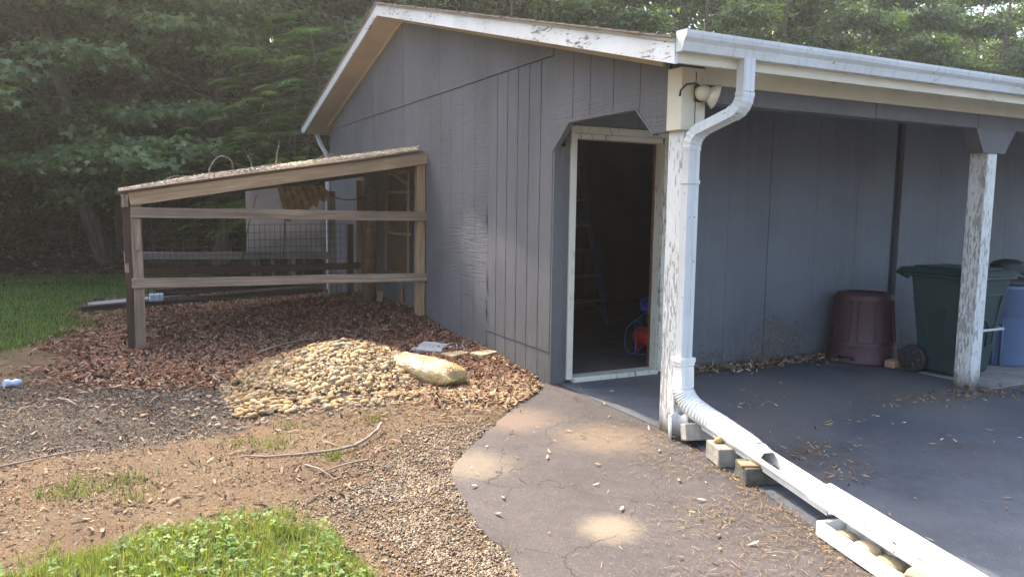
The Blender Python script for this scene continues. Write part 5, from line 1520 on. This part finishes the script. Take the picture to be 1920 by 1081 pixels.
def tree_shape(seed, H, base, R, ntw, lean=(0, 0), trunk_r=.16, cone=.6, front_low=True):
    """returns trunk MB and twig tips (pos, dir)"""
    r = np.random.default_rng(seed); mb = MB()
    k = 9; ts = np.linspace(0, 1, k)
    wob = r.normal(0, .09, (k, 2)); wob[0] = 0
    pts = [Vector((lean[0]*t*t*H+wob[i, 0]*H*.08, lean[1]*t*t*H+wob[i, 1]*H*.08, t*H-.3*(1-t))) for i, t in enumerate(ts)]
    mb.tube(pts, [trunk_r*(1.25 if i == 0 else 1)*(1-.9*t)+.01 for i, t in enumerate(ts)], 10)
    def tp(z):
        t = np.clip(z/H, 0, 1)*(k-1); i = int(min(k-2, math.floor(t))); return pts[i].lerp(pts[i+1], t-i)
    tips, dirs = [], []
    nb_ = 32
    for b_ in range(nb_):
        f = b_/(nb_-1); z = base*.9+(H*.97-base*.9)*f**1.35
        a = b_*2.4+r.uniform(-.4, .4)
        rad = R*(1-cone*f)*r.uniform(.72, 1.15)*(.8 if f < .05 else 1)
        s = tp(z); rise = r.uniform(.05, .35)*rad; e = Vector((s.x+math.cos(a)*rad, s.y+math.sin(a)*rad, z+rise-.25*rad*(1-f)))
        mid = s.lerp(e, .5)+Vector((0, 0, .22*rad))
        cur = arc(s, mid, e, 6); mb.tube(cur, [max(.008, trunk_r*.30*(1-.5*f)*(1-.85*j/6)) for j in range(7)], 5, caps=False)
        for tw in range(ntw):
            u = .25+.75*math.sqrt(r.random()); i = min(5, int(u*6)); p = cur[i].lerp(cur[i+1], u*6-i)
            aa = a+r.choice([-1, 1])*r.uniform(.35, 1.35); ln = rad*.34*r.uniform(.5, 1.2)*(1.2-u*.4)
            q = p+Vector((math.cos(aa)*ln, math.sin(aa)*ln, r.uniform(-.18, .10)*ln-.06))
            mb.tube([p, p.lerp(q, .5)+Vector((0, 0, .05*ln)), q], [.010, .007, .004], 3, caps=False)
            tips.append((p, q)); dirs.append(a)
    return mb, tips
def crown_points(tips, per, spread, thick, seed):
    r = np.random.default_rng(seed); A = np.array([list(p) for p, q in tips]); B = np.array([list(q) for p, q in tips])
    n = len(A); t = r.uniform(.15, 1.12, (n, per, 1)); P = A[:, None]*(1-t)+B[:, None]*t
    P = P+r.normal(0, 1, (n, per, 3))*np.array([spread, spread, thick]); O = np.repeat((B-A)[:, None], per, 1)
    O = O/np.linalg.norm(O, axis=2, keepdims=True)
    return P.reshape(-1, 3), O.reshape(-1, 3)
GREEN_M = [(.118, .174, .070), (.135, .195, .076), (.098, .150, .062), (.155, .212, .080), (.140, .178, .056)]
GREEN_B = [(.085, .140, .050), (.105, .165, .056), (.068, .120, .044), (.135, .19, .06)]
def protos(tag_, seed, H, base, R, ntw, per, size, shape, tris, pal, lean, tr, cone, spread=.22, thick=.06, droop=.45):
    mb, tips = tree_shape(seed, H, base, R, ntw, lean, tr, cone)
    me = bpy.data.meshes.new('trunk'); me.from_pydata(mb.v, [], mb.f); me.polygons.foreach_set('use_smooth', mb.sm); me.materials.append(M['bark']); me.update()
    P, O = crown_points(tips, per, spread, thick, seed+1)
    r = np.random.default_rng(seed+2)
    cm_ = leaf_mesh('crown', P, O, r.uniform(size*.65, size*1.2, len(P)), shape, tris, pal, droop=droop, r=r)
    return me, cm_
TA = protos('a', 21, 11.5, 1.9, 4.7, 16, 60, .145, MAPLE, MAPLE_T, GREEN_M, (-.05, -.02), .17, .55)
TB = protos('b', 33, 13.0, 2.4, 4.3, 15, 55, .150, MAPLE, MAPLE_T, GREEN_M, (.03, .02), .16, .5)
TC = protos('c', 47, 12.5, 1.4, 3.7, 20, 62, .21, OVAL, OVAL_T, GREEN_B, (.02, -.02), .18, .3, .24, .12, .3)
TD = protos('d', 58, 12.0, 1.2, 3.5, 20, 62, .20, OVAL, OVAL_T, GREEN_B, (-.03, .02), .16, .3, .24, .14, .3)
def place_tree(name, pr, loc, sc, rz_, label, group=None, cat='tree', tilt=0.0):
    z = gz(loc[0], loc[1]) if abs(loc[0]) < 60 else 0
    z = min(z, 1.2)
    t = thing(name, label, cat, (loc[0], loc[1], z-.02), group)
    t.rotation_euler = (0, tilt, rz_); t.scale = (sc, sc, sc)
    for nm, me in (('trunk', pr[0]), ('crown', pr[1])):
        o = bpy.data.objects.new(nm, me); COL.objects.link(o); o.parent = t
    return t
place_tree('maple_tree', TA, (-3.35, 14.4), 1.0, .35, 'leafy maple with a slender leaning trunk at the lawn edge left of the shelter', tilt=-.19)
place_tree('maple_tree', TB, (-3.05, 14.9), .95, 1.9, 'straight maple trunk directly behind the leaning maple')
place_tree('maple_tree', TA, (-1.25, 13.7), .95, 3.5, 'maple with a stout trunk seen through the shelter opening')
place_tree('maple_tree', TB, (-5.5, 12.7), .80, 4.4, 'tall maple at the left edge of the picture')
place_tree('maple_tree', TA, (-7.8, 14.6), .88, 5.2, 'big maple beyond the left edge of the lawn')
place_tree('maple_tree', TB, (-11.0, 14.5), .9, .6, 'outlying tall maple far left of the lawn')
g_ = 'trees in the second rank of the dark wood'
for i, (x, y, s, rz_, pr) in enumerate([(-6.8, 18.5, 1.3, 1, TB), (-4.4, 18.0, 1.15, 2.2, TA), (-2.0, 18.4, 1.1, 4.1, TB), (.4, 17.6, 1.0, 5.5, TA), (2.6, 18.6, 1.05, .3, TB), (-8.8, 20, 1.3, 3.3, TA)]):
    place_tree('maple_tree', pr, (x, y), s, rz_, 'shaded maple in the second rank of the dark wood on the left', g_)
g_ = 'broadleaf trees rising behind the garage roof'
spots = [(2.2, 13.8, .88, .2, TC), (5.6, 13.6, .82, 1.4, TD), (8.6, 14.2, .84, 2.8, TC), (12.0, 14.0, .85, 4.0, TD), (15.4, 14.4, .84, 5.3, TC), (19.0, 14.2, .86, .9, TD), (22.8, 14.6, .88, 2.1, TC), (26.6, 14.4, .9, 3.6, TD), (30.5, 14.8, .95, 4.8, TC), (34.5, 15, .95, 5.9, TD)]
ORD = ['first', 'second', 'third', 'fourth', 'fifth', 'sixth', 'seventh', 'eighth', 'ninth', 'tenth']
for k, (x, y, s, rz_, pr) in enumerate(spots):
    place_tree('broadleaf_tree', pr, (x, y), s, rz_, 'bushy green tree close behind the garage roof, %s from the gable peak' % ORD[k], g_)
g_ = 'trees farther back above the garage roof'
for x, y, s, rz_, pr in [(4, 19, .95, .5, TD), (9.5, 19.5, .9, 1.7, TC), (15, 19.2, .92, 3.0, TD), (21, 19.6, .95, 4.1, TC), (27, 19.8, 1.0, 5.0, TD), (33.5, 20, 1.0, .1, TC), (39, 19, 1.05, 1.2, TD)]:
    place_tree('broadleaf_tree', pr, (x, y), s, rz_, 'hazier tree showing between the nearer trees above the garage roof', g_)

# pinnate-leaved trees by the back corner of the garage
def pinnate(name, seed, loc, H, label, nfr):
    r = np.random.default_rng(seed); t = thing(name, label, 'tree', (loc[0], loc[1], 0))
    mb = MB(); P, X_, S_ = [], [], []
    Vs, Fs, Cs = [], [], []; off = 0
    nst = 5
    LFT = np.array([(0, 0, 0), (.35, -.17, .02), (1, 0, -.08), (.35, .17, .02)]); LTT = [(0, 1, 2), (0, 2, 3)]
    for s in range(nst):
        bx_, by_ = r.normal(0, .5, 2); h = H*r.uniform(.65, 1.0); lx, ly = r.normal(0, .12, 2)
        st = [Vector((loc[0]+bx_+lx*h*u*u, loc[1]+by_+ly*h*u*u, h*u-.1)) for u in np.linspace(0, 1, 7)]
        mb.tube(st, [.035*(1-.8*u)+.006 for u in np.linspace(0, 1, 7)], 6, caps=False)
        for w in range(nfr):
            u = r.uniform(.28, 1.0)**.8; i = min(5, int(u*6)); p = st[i].lerp(st[i+1], u*6-i)
            a = r.uniform(0, 6.28); ln = r.uniform(.45, .85); bl = r.uniform(.2, 1.1)
            hub = p+Vector((math.cos(a)*bl, math.sin(a)*bl, bl*.25))
            if w % 2 == 0: mb.tube([p, hub], [.012, .006], 4, caps=False)
            e1 = hub+Vector((math.cos(a)*ln*.55, math.sin(a)*ln*.55, .22*ln)); e2 = hub+Vector((math.cos(a)*ln, math.sin(a)*ln, -.12*ln))
            cur = arc(hub, e1, e2, 12)
            col = np.array([(.115, .19, .05), (.14, .215, .055), (.09, .16, .045)][r.integers(0, 3)])*r.uniform(.75, 1.25)
            side = Vector((-math.sin(a), math.cos(a), 0))
            for j in range(2, 13):
                fw = (cur[min(j, 12)]-cur[j-1]).normalized(); sz = .21*math.sin(math.pi*(.15+.8*j/13))**.6*ln/.65
                for sg in (-1, 1):
                    d_ = (side*sg*1.0+fw*.55+Vector((0, 0, -.22))).normalized(); y_ = Vector((0, 0, 1)).cross(d_).normalized(); z_ = d_.cross(y_)
                    B = np.array([list(d_), list(y_), list(z_)]); Vs.append(LFT*sz @ B+np.array(list(cur[j-1]))); Fs.append(np.array(LTT)+off); off += 4; Cs.append(np.repeat(col[None], 4, 0))
    o = mb.build('trunk', M['bark'], t)
    o = np_mesh('crown', np.concatenate(Vs), np.concatenate(Fs), M['leaf'], t, np.concatenate(Cs))
pinnate('sumac_tree', 5, (.05, 10.9), 5.0, 'feathery compound-leaved tree at the back corner of the garage', 70)
pinnate('sumac_tree', 9, (.9, 11.4), 5.8, 'taller feathery tree just behind the gable of the garage', 70)
pinnate('sumac_tree', 14, (-.9, 11.6), 2.9, 'low feathery sapling between the maples and the garage', 45)

# understorey saplings and brush at the wood edge
sb, tips = tree_shape(77, 2.3, .7, .7, 5, (.02, 0), .022, .4)
sme = bpy.data.meshes.new('trunk'); sme.from_pydata(sb.v, [], sb.f); sme.materials.append(M['bark']); sme.update()
P, O = crown_points(tips, 7, .10, .05, 78); scm = leaf_mesh('crown', P, O, rng.uniform(.05, .11, len(P)), OVAL, OVAL_T, [(.07, .10, .035), (.10, .13, .05), (.05, .08, .03)])
g_ = 'thin saplings under the trees at the wood edge'
for (x, y, s, a) in [(-4.05, 14.6, .75, .3), (-5.0, 14.9, .8, 2), (-4.5, 15.8, 1.1, 4), (-2.5, 15.5, .9, 1), (-1.9, 14.4, .7, 5), (-6.2, 14.4, .9, 3), (.1, 15.2, 1.0, 2.5)]:
    place_tree('sapling', (sme, scm), (x, y), s, a, 'thin leafy sapling in the shade at the edge of the wood', g_, 'sapling')
n = 46000
x = rng.uniform(-18, 7, n); y = 19.8+rng.uniform(0, 3, n); z = ground_z(x, y).clip(0, 1.2)+9.5*rng.random(n)**1.1*(.6+.7*fbm(x, x*0, 2.5))
me = leaf_mesh('brush', np.stack([x, y, z], 1), np.tile(np.array([[0, -1.0, 0]]), (n, 1)), rng.uniform(.18, .42, n), OVAL, OVAL_T, [(.04, .065, .03), (.05, .075, .03), (.06, .055, .035)], flat=.8)
o = bpy.data.objects.new('brush', me); COL.objects.link(o); tag(o, kind='stuff')
n = 42000
x = rng.uniform(2, 58, n); y = 21.8+rng.uniform(0, 2.5, n)+.002*x**2; z = 3+11*rng.random(n)*(.75+.4*fbm(x, x*0, 3))
me = leaf_mesh('far_foliage', np.stack([x, y, z], 1), np.tile(np.array([[0, -1.0, 0]]), (n, 1)), rng.uniform(.22, .5, n), OVAL, OVAL_T, [(.075, .12, .045), (.09, .14, .05), (.06, .10, .04)], flat=.8)
o = bpy.data.objects.new('far_foliage', me); COL.objects.link(o); tag(o, kind='stuff')
# leaf litter on the wood floor and the massed wood beyond
P = points(9000, -11, 5, 13.2, 20, lambda x, y: np.clip(1.25-.08*(y-13), .2, 1)); scatter('wood_floor_leaves', P, rng.uniform(.05, .11, len(P)), .6, CHIP, CHIP_T, [(.17, .11, .075), (.11, .07, .05), (.24, .17, .12)], M['litter'], .35, lift=.02)
n = 60000
x = rng.uniform(-40, 70, n); y = 23.5+rng.uniform(0, 4, n)+.003*x**2; z = .9+13*rng.random(n)**1.25*(0.85+.3*fbm(x, x*0, 6))
P = np.stack([x, y, z], 1); O = np.tile(np.array([[0, -1.0, 0]]), (n, 1))
me = leaf_mesh('far_wood', P, O, rng.uniform(.35, .75, n), OVAL, OVAL_T, [(.04, .07, .028), (.05, .085, .03), (.03, .055, .022)], flat=.8)
o = bpy.data.objects.new('far_wood', me); COL.objects.link(o); tag(o, kind='stuff')

# ------------------------------------------------------------------ scatter volume added to lift the wood, standing in for lens glare
hm = bpy.data.materials.new('glare_scatter'); hm.use_nodes = True
hn = hm.node_tree; hn.nodes.clear()
ho = hn.nodes.new('ShaderNodeOutputMaterial'); pv = hn.nodes.new('ShaderNodeVolumePrincipled')
pv.inputs['Color'].default_value = (.97, .95, .90, 1); pv.inputs['Density'].default_value = .0023; pv.inputs['Anisotropy'].default_value = .7
hn.links.new(pv.outputs[0], ho.inputs['Volume'])
mb = MB(); mb.box(-430, 430, -430, 430, -1.2, 19.5)
o = mb.build('glare_haze', hm); tag(o, kind='stuff')
